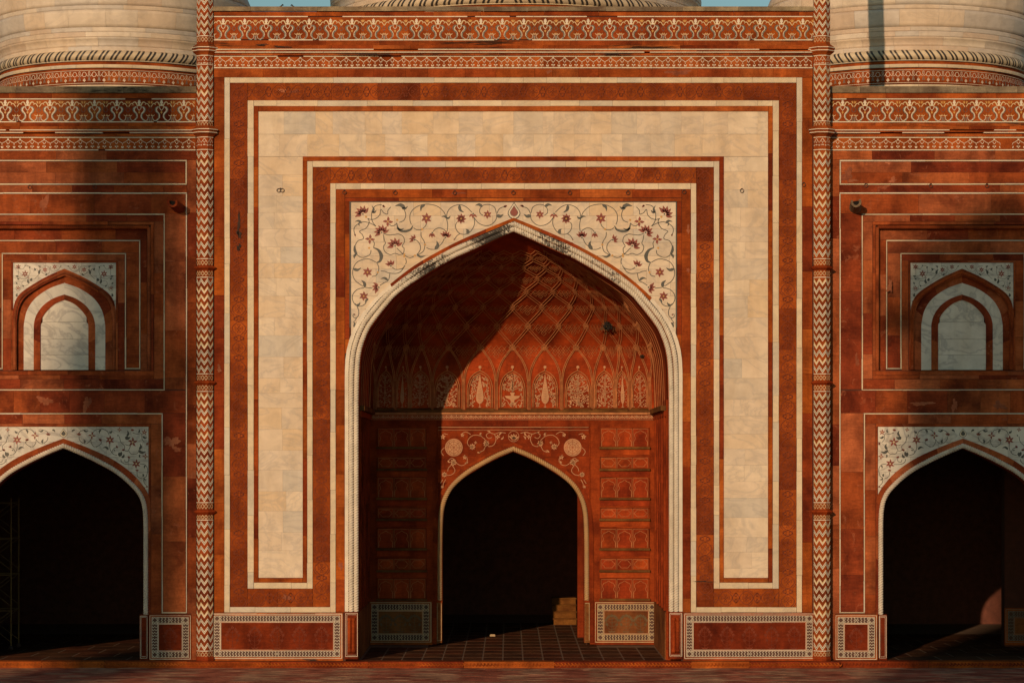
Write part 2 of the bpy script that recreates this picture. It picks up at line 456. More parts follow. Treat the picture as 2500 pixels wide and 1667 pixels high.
def tube(vs, fs, pts, r, seg=5):
    base = len(vs); n = len(pts)
    for i, p in enumerate(pts):
        a = pts[max(0, i - 1)]; b = pts[min(n - 1, i + 1)]; t = (Vector(b) - Vector(a)).normalized()
        u = t.cross(Vector((0.3, 1, .2))).normalized(); v = t.cross(u)
        for j in range(seg):
            an = 2 * math.pi * j / seg; vs.append(tuple(Vector(p) + (u * math.cos(an) + v * math.sin(an)) * r))
    for i in range(n - 1):
        for j in range(seg):
            fs.append((base + i * seg + j, base + i * seg + (j + 1) % seg, base + (i + 1) * seg + (j + 1) % seg, base + (i + 1) * seg + j))
    return vs, fs
AX = 1253.0
def mx(x): return 2 * AX - x

# ------------------------------------------------------------------ ground, paving, plinth
GZ = -0.20
g = mesh('ground', [(-600, -400, GZ - .02), (600, -400, GZ - .02), (600, 900, GZ - .02), (-600, 900, GZ - .02)], [(0, 1, 2, 3)], M['pavered'])
tag(link('ground', g), 'wide stone terrace ground in front of the mosque', kind='structure')
terr = tag(solid('terrace_bed', -19, 19, -14, .2, GZ - .015, GZ - .008, 'joint'), 'bedding under the patterned paving', kind='structure')
def hexm(m):
    a, b, t = .30, .135, .012
    pts = [(-a - .17, 0), (-a + .03, -b), (a - .03, -b), (a + .17, 0), (a - .03, b), (-a + .03, b)]
    vs = [(x, y, t) for x, y in pts] + [(x * 1.01, y * 1.02, -.006) for x, y in pts]
    return mesh('paving_stone', vs, [tuple(range(6))] + [(i + 6, (i + 1) % 6 + 6, (i + 1) % 6, i) for i in range(6)], M[m])
hm = {'pavered': hexm('pavered'), 'pavegrey': hexm('pavegrey')}
jv = []; jf = []; jm = []; np_ = 0
for r in range(46):
    y = -6.3 + r * .145
    if y > -.50: break
    for c in range(-29, 30):
        if (c + r) % 2: continue
        x = c * .64 + R.uniform(-.01, .01)
        m = 'pavered' if R.random() < (.78 if (c // 2) % 2 else .30) else 'pavegrey'
        z = GZ + R.uniform(-.003, .003)
        if r < 11 and abs(x) < 15.2 and np_ < 300:
            link('paving_stone', hm[m], terr, (x, y, z)); np_ += 1
        else:
            o = len(jv); src = hm[m]
            jv += [(v.co.x + x, v.co.y + y, v.co.z + z) for v in src.vertices]
            for p in src.polygons: jf.append(tuple(o + i for i in p.vertices)); jm.append(0 if m == 'pavered' else 1)
o = link('paving', mesh('paving', jv, jf, [M['pavered'], M['pavegrey']], jm), terr); tag(o, kind='stuff')

plat = tag(solid('platform', -40, 40, .05, 26, GZ - .01, -.006, 'jointpale'), 'raised stone floor platform of the mosque', kind='structure')
# plinth edge stones with a carved leaf border
edge = empty('plinth_step', (0, -.3, GZ), 'low red sandstone step with a carved leaf border along the whole front', 'step')
def edgerow(xa, xb, yf):
    x = xa
    while x < xb - .01:
        l = min(xb - x, R.uniform(1.6, 3.0))
        if xb - x - l < .8: l = xb - x
        box('edge_stone', x + .006, x + l - .006, yf + R.uniform(0, .006), .3, GZ - .01, 0, 'red', edge); x += l
xl = P(460, 0).x; xr = P(2046, 0).x
edgerow(-19, xl, -.28); edgerow(xl, xr, -.42); edgerow(xr, 19, -.28)
def leafrow(xa, xb, yf):
    ink = Ink(['red', 'brown']); x = xa
    while x < xb:
        ink.leaf((x, 0), (x + 7, 5), 4.2, 'red', .25); ink.leaf((x + 5, 8), (x + 9, 2), 2.5, 'red', .2); x += 8.5
    me = ink.build('carved_border', lambda u, v, h: (u / 80, yf - h * 4, -.035 - v / 80))
    return link('carved_border', me, edge)
for a, b, c in ((-19, xl, -.28), (xl, xr, -.42), (xr, 19, -.28)): tag(leafrow(a * 80, b * 80, c), kind='stuff')

# ------------------------------------------------------------------ mosque portal
por = empty('mosque_portal', (0, 0, 0), 'tall red sandstone and cream marble gateway with a deep pointed arch in the centre', 'gateway')
I_IN = Arch(1254, [(0, 566), (26, 577), (108, 615), (149, 633), (224, 677), (281, 716), (306, 743), (347, 797), (361, 826), (372, 863), (376, 909), (378, 986)], 1492)
I_OUT = Arch(1254, [(0, 532), (90, 569), (159, 601), (237, 645), (292, 686), (332, 722), (369, 764), (388, 797), (400, 826), (409, 863), (412, 909), (412, 986)], 1492)
def lerp_arch(a, b, t, n=60):
    A = a.full(n); B = b.full(n)
    return [(p[0] + (q[0] - p[0]) * t, p[1] + (q[1] - p[1]) * t) for p, q in zip(A, B)]
# core walls behind the facing (with the arch left open)
def corecell(x0, x1, y0, y1, arch, Y, parent, nm='wall_core', back=.45, m='joint', th=-.012):
    st = 4.0; k = max(2, int((x1 - x0) / st)); T = []; B = []
    for i in range(k + 1):
        x = x0 + (x1 - x0) * i / k; ay = arch.y(x) if arch else None
        T.append((x, y0)); B.append((x, y1 if ay is None else min(y1, ay)))
    return link(nm, strip_mesh(nm, T, B, Y - th, Y + back, m, Y), parent)
corecell(520, 844, 31, 1612, None, 0, por)
corecell(1664, 1986, 31, 1612, None, 0, por)
corecell(844, 1664, 31, 868, I_OUT, 0, por)

# top: coping, red course, friezes, cornice
fill('coping_block', 517, 1989, 18, 29, 0, .10, 'concrete', por, 90, 230)
fill('sandstone_block', 519, 1987, 29.5, 40, 0, .02, 'redtop', por, 90, 170)
def broken_line(y, x0, x1, Y, proud, m, parent, t=2.4, miss=.12):
    x = x0
    while x < x1:
        l = R.uniform(30, 120); e = min(x1, x + l)
        if R.random() > miss: piece('marble_strip', x, e - .5, y, y + t, Y, proud, m, parent)
        x = e + (R.uniform(5, 22) if R.random() < miss else 0)
broken_line(40.3, 522, 1984, 0, .022, 'white', por)
fill('frieze_slab', 520, 1986, 42.8, 97, 0, .014, ['redtop', 'red'], por, 90, 190)
broken_line(97.2, 522, 1984, 0, .022, 'white', por)
fill('sandstone_block', 520, 1986, 100, 112, 0, .04, 'cornice', por, 70, 180)
fill('cornice_block', 520, 1986, 112.2, 122, 0, .12, 'cornice', por, 90, 200)
broken_line(122.2, 520, 1986, 0, .16, 'white', por, 2.2, .05)
fill('cornice_block', 520, 1986, 124.6, 128.6, 0, .15, 'redtop', por, 90, 200)
broken_line(128.8, 520, 1986, 0, .15, 'white', por, 2.2, .05)
fill('cornice_block', 520, 1986, 131.2, 137, 0, .07, 'cornice', por, 60, 140)
broken_line(137.2, 522, 1984, 0, .022, 'white', por, 2.4, .02)
fill('frieze_slab', 520, 1986, 139.8, 164.8, 0, .014, 'redtop', por, 110, 210)
broken_line(165, 522, 1984, 0, .022, 'white', por, 2.4, .02)
fill('sandstone_block', 522, 1984, 167.8, 189.5, 0, .012, 'redtop', por, 40, 120)

def frieze_motif(Y, proud):
    k = Ink(['white', 'yellow', 'slate', 'grey', 'cream'])
    # slate line alongside the white serpent
    for s in (-1, 1):
        sx = lambda pts: [(s * x, y) for x, y in pts]
        k.stroke(sx([(5, 23), (10.5, 22), (14.8, 27), (13, 33), (7.5, 39), (6.5, 47), (9.5, 53), (14, 56.5), (19, 54), (21.5, 48)]), [1, 4, 4.6, 4, 3.6, 4, 3.4, 2.2, 1.4, 1], 'slate')
        k.stroke(sx([(5, 22.5), (9.5, 22.5), (13, 27.5), (11.3, 33), (6, 39), (5.5, 47), (9.8, 52.5), (15, 55.6), (20, 53), (22, 47), (21.5, 44)]), [1.2, 3.2, 4, 3.6, 3, 3.3, 2.8, 2, 1.6, 1.2, .8], 'white')
        k.stroke(sx([(4, 20), (7.5, 12), (11, 10), (14.5, 11.5), (16.5, 16)]), [2.6, 2.8, 2.4, 1.8, .6], 'cream')
        k.stroke(sx([(14, 17), (17.5, 13.5), (21, 14.5), (24, 19.5), (26, 22)]), [.7, 1.8, 1.8, 1.6, 1.2], 'cream')
        k.stroke(sx([(4.4, 21), (4.4, 25.5), (0, 30.5)]), [1.2, 1.2, 1.4], 'white', 0)
        k.stroke(sx([(20.5, 43.5), (23.5, 42.5), (26, 43.2)]), [.9, 2, 2.6], 'cream')
        k.stroke(sx([(21, 43.5), (18.5, 43), (17, 40.5)]), [1.8, 1.2, .5], 'cream')
        k.stroke(sx([(26.2, 23), (21.3, 29), (26.2, 35)]), 1.1, 'slate', 0)
        k.stroke(sx([(26.2, 23), (21.3, 29), (26.2, 35)]), .01, 'slate', 0)
        k.stroke(sx([(24.8, 42), (24, 38.5)]), .8, 'yellow', 0)
        k.poly(sx([(26.2, 20), (23, 17.5), (26.2, 18)]), 'yellow')
        k.poly(sx([(26.2, 14), (23.5, 13.6), (20.6, 7.3), (23.8, 9.4), (24.8, 6.6), (26.2, 9)]), 'yellow')
        k.poly(sx([(26.2, 47), (23.8, 46), (24.4, 51), (23.4, 57), (26.2, 57)]), 'grey')
        k.poly(sx([(0, 19.5), (4.2, 19), (2, 14.5), (4.4, 10.8), (2.6, 9.4), (2.8, 6.4), (1.2, 6.6), (0, 3.6)]), 'white')
    k.poly([(0, 31.8), (2.9, 35), (0, 38.8), (-2.9, 35)], 'yellow')
    return k.build('floral_inlay', local_fn(Y, proud), .004, False)
def small_motif(Y, proud, half=13.75):
    k = Ink(['white', 'slate']); h = half
    for s in (-1, 1):
        sx = lambda pts: [(s * x, y) for x, y in pts]
        k.stroke(sx([(0, 1.6), (2.2, 4.2), (5, 5), (8, 8), (h - 3, 9), (h, 12.4)]), 1.15, 'white', 2)
        k.stroke(sx([(3.6, 7), (3.4, 9), (0, 13)]), 1.1, 'white', 0)
        k.poly(sx([(.5, 17.2), (4.8, 17.6), (3.4, 20.6), (1.4, 19.4)]), 'white')
        k.poly(sx([(h, 19.8), (h - 2.9, 17.6), (h - 3.0, 20.3), (h - 1, 23.4), (h - .2, 23)]), 'white')
        k.poly(sx([(h, 13), (h - .8, 15), (h, 17)]), 'white')
    k.poly([(0, 14.4), (1.1, 16.2), (0, 18), (-1.1, 16.2)], 'slate')
    k.poly([(0, 19.4), (1.3, 21), (0, 23.6), (-1.3, 21)], 'white')
    k.poly([(-2.4, 1), (-1.5, -.6), (0, .8), (1.5, -.6), (2.4, 1), (1.2, 3), (-1.2, 3)], 'white')
    return k.build('lily_inlay', local_fn(Y, proud), .004, False)
fm = frieze_motif(0, .016); sm = small_motif(0, .016)
for i in range(28): link('floral_inlay', fm, por, P(545.2 + i * 52.4, 41.5, 0))
for i in range(52): link('lily_inlay', sm, por, P(537 + i * 28.05, 140.6, 0))

# facing of nested frames ------------------------------------------------
def both(fn):
    fn(None); fn(AX)
def side(name, x0, x1, y0, y1, proud, m, lmin=70, lmax=150, course=None, gap=.45):
    fill(name, x0, x1, y0, y1, 0, proud, m, por, lmin, lmax, course, True, gap)
    fill(name, x0, x1, y0, y1, 0, proud, m, por, lmin, lmax, course, True, gap, mirror=AX)
side('sandstone_block', 523, 547.6, 190, 1494, .010, 'red', 90, 170)
side('marble_strip', 548, 561.3, 190, 1494, .026, 'frame', 60, 160)
side('marble_strip', 604.7, 619.7, 246, 1436, .026, 'frame', 60, 160)
side('moulding', 620, 630.8, 260, 1421, .045, 'red', 90, 190)
side('moulding', 739.4, 749.8, 382.6, 1421, .045, 'red', 90, 190)
side('marble_strip', 750, 763.3, 394, 1436, .026, 'frame', 60, 160)
side('marble_strip', 806.6, 819.6, 448, 1494, .026, 'frame', 60, 160)
side('sandstone_block', 820, 841.6, 462.5, 1494, .010, 'red', 80, 180)
fill('marble_strip', 561.6, 1944.4, 190, 203.2, 0, .026, 'frame', por, 50, 130, vert=False)
fill('marble_strip', 620, 1886, 246, 259.8, 0, .026, 'frame', por, 50, 130, vert=False)
fill('moulding', 631, 1875, 260, 272.6, 0, .045, 'redtop', por, 120, 260, vert=False)
fill('moulding', 739.4, 1766.6, 382.6, 393.8, 0, .045, 'redtop', por, 120, 260, vert=False)
fill('marble_strip', 763.6, 1742.4, 394, 408.4, 0, .026, 'frame', por, 50, 130, vert=False)
fill('marble_strip', 820, 1686, 448, 462.2, 0, .026, 'frame', por, 50, 110, vert=False)
for mr in (None, AX):
    fill('marble_strip', 561.6, 806.4, 1481, 1494, 0, .026, 'frame', por, 40, 100, vert=False, mirror=mr)
    fill('marble_strip', 620, 749.6, 1421.4, 1436, 0, .026, 'frame', por, 50, 100, vert=False, mirror=mr)
    fill('moulding', 631.2, 739.2, 1410, 1421, 0, .045, 'red', por, 200, 300, vert=False, mirror=mr)
    # marble field, the legs: a mix of full-width and half-width slabs
    a, b = (631.2, 739) if mr is None else (mx(739), mx(631.2)); y = 383.0
    while y < 1409:
        h = R.choice([36, 40, 44, 48, 52]); e = min(1409.6, y + h)
        if 1409.6 - e < 18: e = 1409.6
        if R.random() < .45: piece('marble_slab', a, b, y + .12, e - .12, 0, .012 + R.uniform(-.002, .002), 'marble', por)
        else:
            c = a + (b - a) * R.uniform(.35, .65)
            piece('marble_slab', a, c - .12, y + .12, e - .12, 0, .012 + R.uniform(-.002, .002), 'marble', por)
            piece('marble_slab', c + .12, b, y + .12, e - .12, 0, .012 + R.uniform(-.002, .002), 'marble', por)
        y = e
for y0, y1 in ((273, 328), (328.3, 382.4)):
    fill('marble_slab', 631.2, 1874.8, y0, y1, 0, .012, 'marble', por, 40, 78, vert=False, gap=.15)

# carved arabesque bands: slabs with raised strokes, groove shade and dirt in their colour
side('carved_slab', 561.6, 604.4, 203.5, 1480.8, .008, 'carved', 85, 130)
side('carved_slab', 763.6, 806.3, 408.7, 1480.8, .008, 'carved', 85, 130)
fill('carved_slab', 604.8, 1901.2, 203.5, 245.8, 0, .008, 'carved', por, 90, 150, vert=False)
fill('carved_slab', 806.6, 1699.4, 408.7, 447.8, 0, .008, 'carved', por, 90, 170, vert=False)
for mr in (None, AX):
    fill('carved_slab', 604.8, 763.2, 1436.3, 1480.8, 0, .008, 'carved', por, 70, 90, vert=False, mirror=mr)
def relief(cells, horizontal_w, nm='carved_relief'):
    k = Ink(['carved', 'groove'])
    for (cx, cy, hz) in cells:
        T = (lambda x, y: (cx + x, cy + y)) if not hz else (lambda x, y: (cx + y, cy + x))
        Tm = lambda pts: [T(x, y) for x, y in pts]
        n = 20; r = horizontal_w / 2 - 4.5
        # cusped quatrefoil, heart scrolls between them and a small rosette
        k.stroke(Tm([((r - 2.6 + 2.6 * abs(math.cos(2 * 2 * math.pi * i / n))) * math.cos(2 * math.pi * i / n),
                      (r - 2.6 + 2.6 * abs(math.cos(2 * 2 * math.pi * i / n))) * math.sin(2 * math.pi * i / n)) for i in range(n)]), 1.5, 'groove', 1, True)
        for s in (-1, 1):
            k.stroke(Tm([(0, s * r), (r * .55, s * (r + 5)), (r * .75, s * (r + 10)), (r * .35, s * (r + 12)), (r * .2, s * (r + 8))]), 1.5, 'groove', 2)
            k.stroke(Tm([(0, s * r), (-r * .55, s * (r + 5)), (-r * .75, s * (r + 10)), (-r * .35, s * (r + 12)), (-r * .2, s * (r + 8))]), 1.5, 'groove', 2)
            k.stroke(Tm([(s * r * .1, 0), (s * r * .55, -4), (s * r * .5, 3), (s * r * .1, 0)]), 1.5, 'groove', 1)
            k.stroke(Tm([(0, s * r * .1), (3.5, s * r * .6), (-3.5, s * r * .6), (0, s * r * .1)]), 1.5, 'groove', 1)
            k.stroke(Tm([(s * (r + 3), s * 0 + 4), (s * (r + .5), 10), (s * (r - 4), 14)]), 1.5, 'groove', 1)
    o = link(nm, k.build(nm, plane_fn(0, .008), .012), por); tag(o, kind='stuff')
cells = []
for X in (583, mx(583)):
    y = 232
    while y < 1475: cells.append((X, y, False)); y += 47.5
for X in (785, mx(785)):
    y = 436
    while y < 1475: cells.append((X, y, False)); y += 47.5
cells += [(632 + i * 47.8, 224.6, True) for i in range(27)]
cells += [(834 + i * 46.8, 428.4, True) for i in range(19)]
for X in (632, 684, 735): cells += [(X, 1458.6, True), (mx(X), 1458.6, True)]
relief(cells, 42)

# inner red surround and spandrel
fill('sandstone_block', 842, 1664, 462.5, 483, 0, .006, 'redtop', por, 80, 190, vert=False)
fill('sandstone_block', 842, 1664, 483.8, 491.6, 0, -.004, 'red', por, 90, 200, vert=False)
for mr in (None, AX):
    fill('sandstone_block', 842, 853, 492, 862, 0, -.002, 'red', por, 60, 110, vert=True, mirror=mr)
    fill('edging', 853.3, 856.6, 492, 800, 0, .004, 'slate', por, 120, 260, vert=True, mirror=mr)
fill('edging', 857, 1649, 492, 494, 0, .004, 'slate', por, 120, 260, vert=False)
arch_cells('spandrel_slab', I_OUT, 857, 1650, 494.2, 820, 0, -.004, 'marble', por, 33, 60, 120)

# rope archivolt: flat outer fillet and two twisted rolls
arch_band('arch_fillet', Arch(1254, [(d * .75 + e * .25, y * .75 + z * .25) for (d, y), (e, z) in zip(I_OUT.h[::8], I_IN.h[::8])], 1492), I_OUT, 0, .03, ['rope', 'rope', 'rope'], por, 22)
tag(rope('rope_moulding', lerp_arch(I_OUT, I_IN, .44), 6.3, 6.2, 'rope', -.0, por, out=.03), 'outer twisted marble roll of the big arch')
tag(rope('rope_moulding', lerp_arch(I_OUT, I_IN, .80), 6.3, 6.2, 'rope', .0, por, out=.01), 'inner twisted marble roll of the big arch')
# red tiles replacing lost marble at the crown of the fillet
oc = I_OUT.full(48); ic = lerp_arch(I_OUT, I_IN, .24, 48)
for a, b in ((34, 39), (38, 42), (41, 46), (45, 49), (48, 52), (51, 56), (55, 60), (59, 65)):
    link('red_arch_tile', strip_mesh('red_arch_tile', ic[a:b], oc[a:b], -.038, 0, 'red', 0), por)
# soffit behind the rolls
link('arch_soffit', strip_mesh('arch_soffit', lerp_arch(I_OUT, I_IN, .5), I_IN.full(60), .004, .40, 'door', 0), por)
# jamb bases under the rope
for s in (1, -1):
    xs = (842, 874.5) if s == 1 else (mx(874.5) + 2, mx(842) + 2)
    piece('jamb_base', xs[0], xs[1], 1493, 1608, 0, .035, 'dadocentre', por, .36)
    ring4('marble_strip', xs[0] + 1, xs[1] - 1, 1495, 1602, 1.4, 0, .045, 'white', por, 200, 300)
    ring4('marble_strip', xs[0] + 4.5, xs[1] - 4.5, 1498.5, 1598.5, 1.2, 0, .045, 'white', por, 200, 300, 'TB' + ('L' if s == 1 else 'R'))
    for q in (10, 20):
        p = P(xs[0] + q + 1, 1592, 0)
        c = lathe('colonnette', [(.0, 0), (.07, 0), (.07, .08), (.045, .12), (.055, .18), (.055, .9), (.04, .95), (.07, 1.0), (.07, 1.06), (0, 1.06)], 'door', 10)
        link('colonnette', c, por, (p.x, -.035, p.z))

# dados ------------------------------------------------------------------
def dado(x0, x1, y0, y1, Y, parent, cm='dadocentre', proud=.02, plants=0, bm='brown', wm='white', plantm='plantred'):
    piece('dado_slab', x0 - 1, x1 + 1, y0 - 1, y1 + 6, Y, proud - .008, 'red', parent)
    ring4('marble_strip', x0 + 1, x1 - 1, y0 + 1, y1, 1.7, Y, proud + .004, wm, parent, 90, 200)
    ring4('dado_border', x0 + 6.5, x1 - 6.5, y0 + 6, y1 - 5, 14, Y, proud, bm, parent, 300, 600)
    ring4('marble_strip', x0 + 21.8, x1 - 21.8, y0 + 21.4, y1 - 20.4, 1.5, Y, proud + .004, wm, parent, 90, 200)
    k = Ink([wm]); a0, a1, b0, b1 = x0 + 6.5, x1 - 6.5, y0 + 6, y1 - 5
    for y in (b0, b0 + 14, b1 - 14, b1): k.stroke([(a0, y), (a1, y)], 1.0, wm, 0)
    for x in (a0, a0 + 14, a1 - 14, a1): k.stroke([(x, b0), (x, b1)], 1.0, wm, 0)
    for cy in (b0 + 7, b1 - 7):
        n = max(1, round(((a1 - a0) / 2 - 20.5) / 7.3)); pt = ((a1 - a0) / 2 - 20.5) / n; xm = (a0 + a1) / 2
        k.stroke([(xm - 3.4, cy - 3.5), (xm, cy), (xm - 3.4, cy + 3.5)], 1.1, wm, 0); k.stroke([(xm + 3.4, cy - 3.5), (xm, cy), (xm + 3.4, cy + 3.5)], 1.1, wm, 0)
        for i in range(n + 1):
            for s, xx in ((1, a0 + 15 + i * pt), (-1, a1 - 15 - i * pt)):
                k.stroke([(xx, cy - 6.8), (xx + s * 3, cy - 3.5), (xx, cy), (xx + s * 3, cy + 3.5), (xx, cy + 6.8)], 1.25, wm, 0)
        for cx in (a0 + 7, a1 - 7):
            k.stroke([(cx - 7, cy), (cx, cy - 7), (cx + 7, cy), (cx, cy + 7)], 1.3, wm, 0, True)
            k.stroke([(cx - 6.8, cy - 6.8), (cx - 3, cy - 3)], 1.2, wm, 0); k.stroke([(cx + 6.8, cy - 6.8), (cx + 3, cy - 3)], 1.2, wm, 0)
            k.stroke([(cx - 6.8, cy + 6.8), (cx - 3, cy + 3)], 1.2, wm, 0); k.stroke([(cx + 6.8, cy + 6.8), (cx + 3, cy + 3)], 1.2, wm, 0)
    for cx in (a0 + 7, a1 - 7):
        n = max(1, round(((b1 - b0) / 2 - 20.5) / 7.3)); pt = ((b1 - b0) / 2 - 20.5) / n
        for i in range(n + 1):
            for s, yy in ((1, b0 + 15 + i * pt), (-1, b1 - 15 - i * pt)):
                k.stroke([(cx - 6.8, yy), (cx - 3.5, yy + s * 3), (cx, yy), (cx + 3.5, yy + s * 3), (cx + 6.8, yy)], 1.25, wm, 0)
    o = link('chevron_border', k.build('chevron_border', plane_fn(Y, proud + .002), .003, False), parent); tag(o, kind='stuff')
    fill('dado_panel', x0 + 23.8, x1 - 23.8, y0 + 23.3, y1 - 22.3, Y, proud - .003, cm, parent, 110, 160, vert=False)
    for i in range(plants):
        cx = x0 + 24 + (x1 - x0 - 48) * (i + .5) / plants; yb = y1 - 26; h = (y1 - y0) - 56
        k = Ink([plantm]); k.stroke([(cx, yb), (cx + R.uniform(-1, 1), yb - h * .5), (cx, yb - h * .85)], .9, plantm)
        for s in (-1, 1):
            for t, l in ((.12, 12), (.3, 15), (.5, 11), (.68, 7)):
                e = (cx + s * l, yb - h * t - l * .9); k.stroke([(cx, yb - h * t), (cx + s * l * .7, yb - h * t - l * .25), e], .7, plantm)
                k.star((e[0], e[1] - 2), 4.4, 5, plantm, None, .5)
            k.leaf((cx, yb), (cx + s * 9, yb - 3), 2.4, plantm, .2 * s)
        k.star((cx, yb - h * .9), 5.2, 6, plantm, None, .5)
        link('flowering_plant_relief', k.build('flowering_plant_relief', plane_fn(Y, proud - .001), .005, False), parent)
dado(516.5, 836.5, 1496, 1607, 0, por, plants=5)
dado(mx(836.5), mx(516.5), 1496, 1607, 0, por, plants=5)

# spandrel flowers of the great arch (traced for the left half, mirrored) --
VINES = [
 [(1925, 120), (1860, 145), (1825, 210)],
 [(1825, 215), (1815, 280), (1750, 340), (1670, 345), (1600, 310), (1555, 250)],
 [(1820, 195), (1800, 130), (1740, 98), (1670, 103), (1625, 150), (1628, 200), (1662, 226)],
 [(1555, 250), (1560, 330), (1520, 410), (1460, 450), (1390, 445), (1345, 400), (1333, 345), (1350, 308)],
 [(1385, 445), (1350, 470), (1325, 508)],
 [(1530, 190), (1460, 125), (1380, 98), (1290, 125), (1240, 180), (1224, 250)],
 [(1222, 245), (1190, 180), (1120, 120), (1030, 95), (940, 97), (850, 135), (795, 200), (788, 280), (805, 335)],
 [(1225, 260), (1240, 340), (1232, 420)], [(1200, 500), (1170, 560), (1115, 610)],
 [(1090, 632), (1030, 630), (985, 610)], [(1065, 420), (1100, 385), (1150, 375), (1200, 400), (1225, 430)],
 [(992, 300), (975, 350), (940, 385)], [(920, 425), (925, 480), (960, 540), (966, 590), (950, 650), (905, 685), (870, 695)],
 [(870, 697), (910, 640), (910, 580), (880, 535), (850, 515)],
 [(830, 372), (870, 398), (930, 398)],
 [(660, 310), (715, 285), (738, 220), (715, 150), (680, 120)],
 [(560, 125), (525, 165), (520, 210), (475, 195), (440, 155), (425, 220), (380, 262), (330, 275), (280, 265)],
 [(450, 97), (380, 110), (340, 160), (328, 230), (340, 300), (380, 355)],
 [(285, 260), (300, 310), (260, 380), (185, 415), (218, 455), (230, 505), (165, 530), (130, 590)],
 [(150, 690), (190, 722), (250, 725), (310, 690), (322, 640)],
 [(128, 450), (118, 390), (150, 340), (230, 303), (310, 318), (375, 352)],
 [(352, 612), (362, 560), (345, 525)], [(540, 330), (570, 352), (610, 340), (632, 315)],
 [(470, 458), (482, 520), (495, 558), (472, 600), (490, 660), (550, 695), (612, 680), (660, 695), (708, 680), (718, 620), (695, 592), (722, 540), (708, 480), (655, 450), (600, 455), (530, 460), (470, 440)],
 [(630, 615), (720, 700), (785, 730), (835, 715)],
 [(735, 735), (745, 780), (735, 808)], [(720, 840), (690, 862), (620, 872), (575, 845)],
 [(380, 785), (300, 748), (220, 755), (150, 790), (110, 860), (105, 940), (140, 1010), (225, 1072)],
 [(398, 800), (415, 850), (408, 900), (380, 945), (335, 955)],
 [(440, 890), (490, 895), (530, 912), (620, 920), (680, 895), (730, 820)],
 [(548, 920), (530, 1000), (480, 1030), (430, 1062)], [(255, 1086), (340, 1096)],
 [(240, 1090), (160, 1110), (105, 1170), (103, 1240), (140, 1297), (190, 1312), (245, 1290), (270, 1250)],
 [(155, 1312), (176, 1370), (168, 1430), (130, 1450), (106, 1430), (116, 1400)], [(125, 1490), (150, 1450)]]
LEAVES = [((1655, 122), (1568, 108), 34), ((1822, 225), (1908, 210), 40), ((1380, 100), (1437, 192), 36), ((968, 97), (918, 178), 34),
 ((1232, 260), (1163, 243), 24), ((1222, 260), (1272, 230), 24), ((1478, 448), (1455, 385), 40), ((1088, 632), (1107, 528), 44),
 ((730, 140), (608, 115), 44), ((690, 140), (762, 115), 28), ((340, 195), (330, 108), 24), ((335, 190), (386, 160), 24),
 ((210, 318), (130, 300), 28), ((180, 312), (190, 352), 18), ((145, 690), (123, 745), 28), ((868, 690), (977, 704), 26),
 ((108, 862), (206, 850), 34), ((245, 1086), (204, 1000), 36), ((525, 1002), (435, 985), 28), ((145, 1300), (192, 1262), 26),
 ((290, 1225), (258, 1278), 24), ((140, 1300), (118, 1278), 16), ((115, 1560), (110, 1490), 26), ((630, 375), (720, 378), 24)]
FAT = [([(822, 350), (795, 395), (730, 415), (670, 405), (640, 365), (632, 320)], [10, 24, 32, 30, 18, 6]),
       ([(352, 612), (410, 640), (445, 705), (430, 770), (385, 792)], [8, 28, 46, 30, 10]),
       ([(128, 585), (128, 640), (150, 690)], [14, 34, 26])]
STARS = [((985, 260), 56, 6), ((1715, 215), 44, 6), ((525, 300), 52, 4), ((310, 510), 50, 4), ((280, 905), 50, 6), ((235, 1190), 48, 6), ((1400, 265), 52, 8)]
TULIPS = [((1545, 205), 58, 90, 100, 3), ((225, 210), 95, -125, 150, 6), ((450, 430), 88, -115, 190, 7), ((610, 590), 92, -110, 170, 6),
          ((1212, 490), 76, -85, 110, 5), ((1055, 432), 60, 90, 70, 3), ((842, 518), 62, -150, 110, 4), ((560, 830), 70, -110, 100, 4),
          ((415, 1085), 80, -190, 100, 4), ((130, 440), 34, 80, 10, 2), ((455, 98), 44, 40, 10, 2), ((1900, 125), 50, -20, 10, 2), ((1328, 500), 26, 120, 10, 2), ((128, 1395), 26, 90, 10, 2)]
DOTS = [(635, 280), (935, 390), (968, 575), (403, 905), (300, 615), (722, 692), (848, 705), (985, 260), (720, 715), (262, 243)]
for s in (1, -1):
    T = lambda p: ((840 + p[0] / 4.9) if s == 1 else (2508 - (840 + p[0] / 4.9)), 480 + p[1] / 4.9)
    k = Ink(['slate'])
    for v in VINES: k.stroke([T(p) for p in v], 1.85, 'slate', 5)
    link('inlaid_vine', k.build('inlaid_vine', plane_fn(0, -.004), .004), por)
    for a, b, wd in LEAVES:
        k = Ink(['slate']); k.leaf(T(a), T(b), wd / 4.9 * 1.05, 'slate', .22 * s)
        link('inlaid_leaf', k.build('inlaid_leaf', plane_fn(0, -.004), .006), por)
    for a, wd in FAT:
        k = Ink(['slate']); k.stroke([T(p) for p in a], [q / 4.9 for q in wd], 'slate')
        link('inlaid_leaf', k.build('inlaid_leaf', plane_fn(0, -.004), .006), por)
    for c, r, n in STARS:
        k = Ink(['crimson', 'yellow']); k.star(T(c), r / 4.9 * 1.2, n, 'crimson', 'yellow', .52)
        link('inlaid_flower', k.build('inlaid_flower', plane_fn(0, -.004), .006), por)
    for c, r, rot, span, n in TULIPS:
        k = Ink(['crimson', 'slate', 'yellow'])
        rr = rot if s == 1 else 180 - rot
        k.star(T(c), r / 4.9 * 1.08, n, 'crimson', None, .40, rr, span, .2)
        if r > 55: k.disc(T(c), 2.1, 'slate', 8)
        link('inlaid_flower', k.build('inlaid_flower', plane_fn(0, -.004), .006), por)
    k = Ink(['yellow'])
    for d in DOTS: k.disc(T(d), 2.6, 'yellow', 8)
    link('inlaid_bud', k.build('inlaid_bud', plane_fn(0, -.004), .008), por)
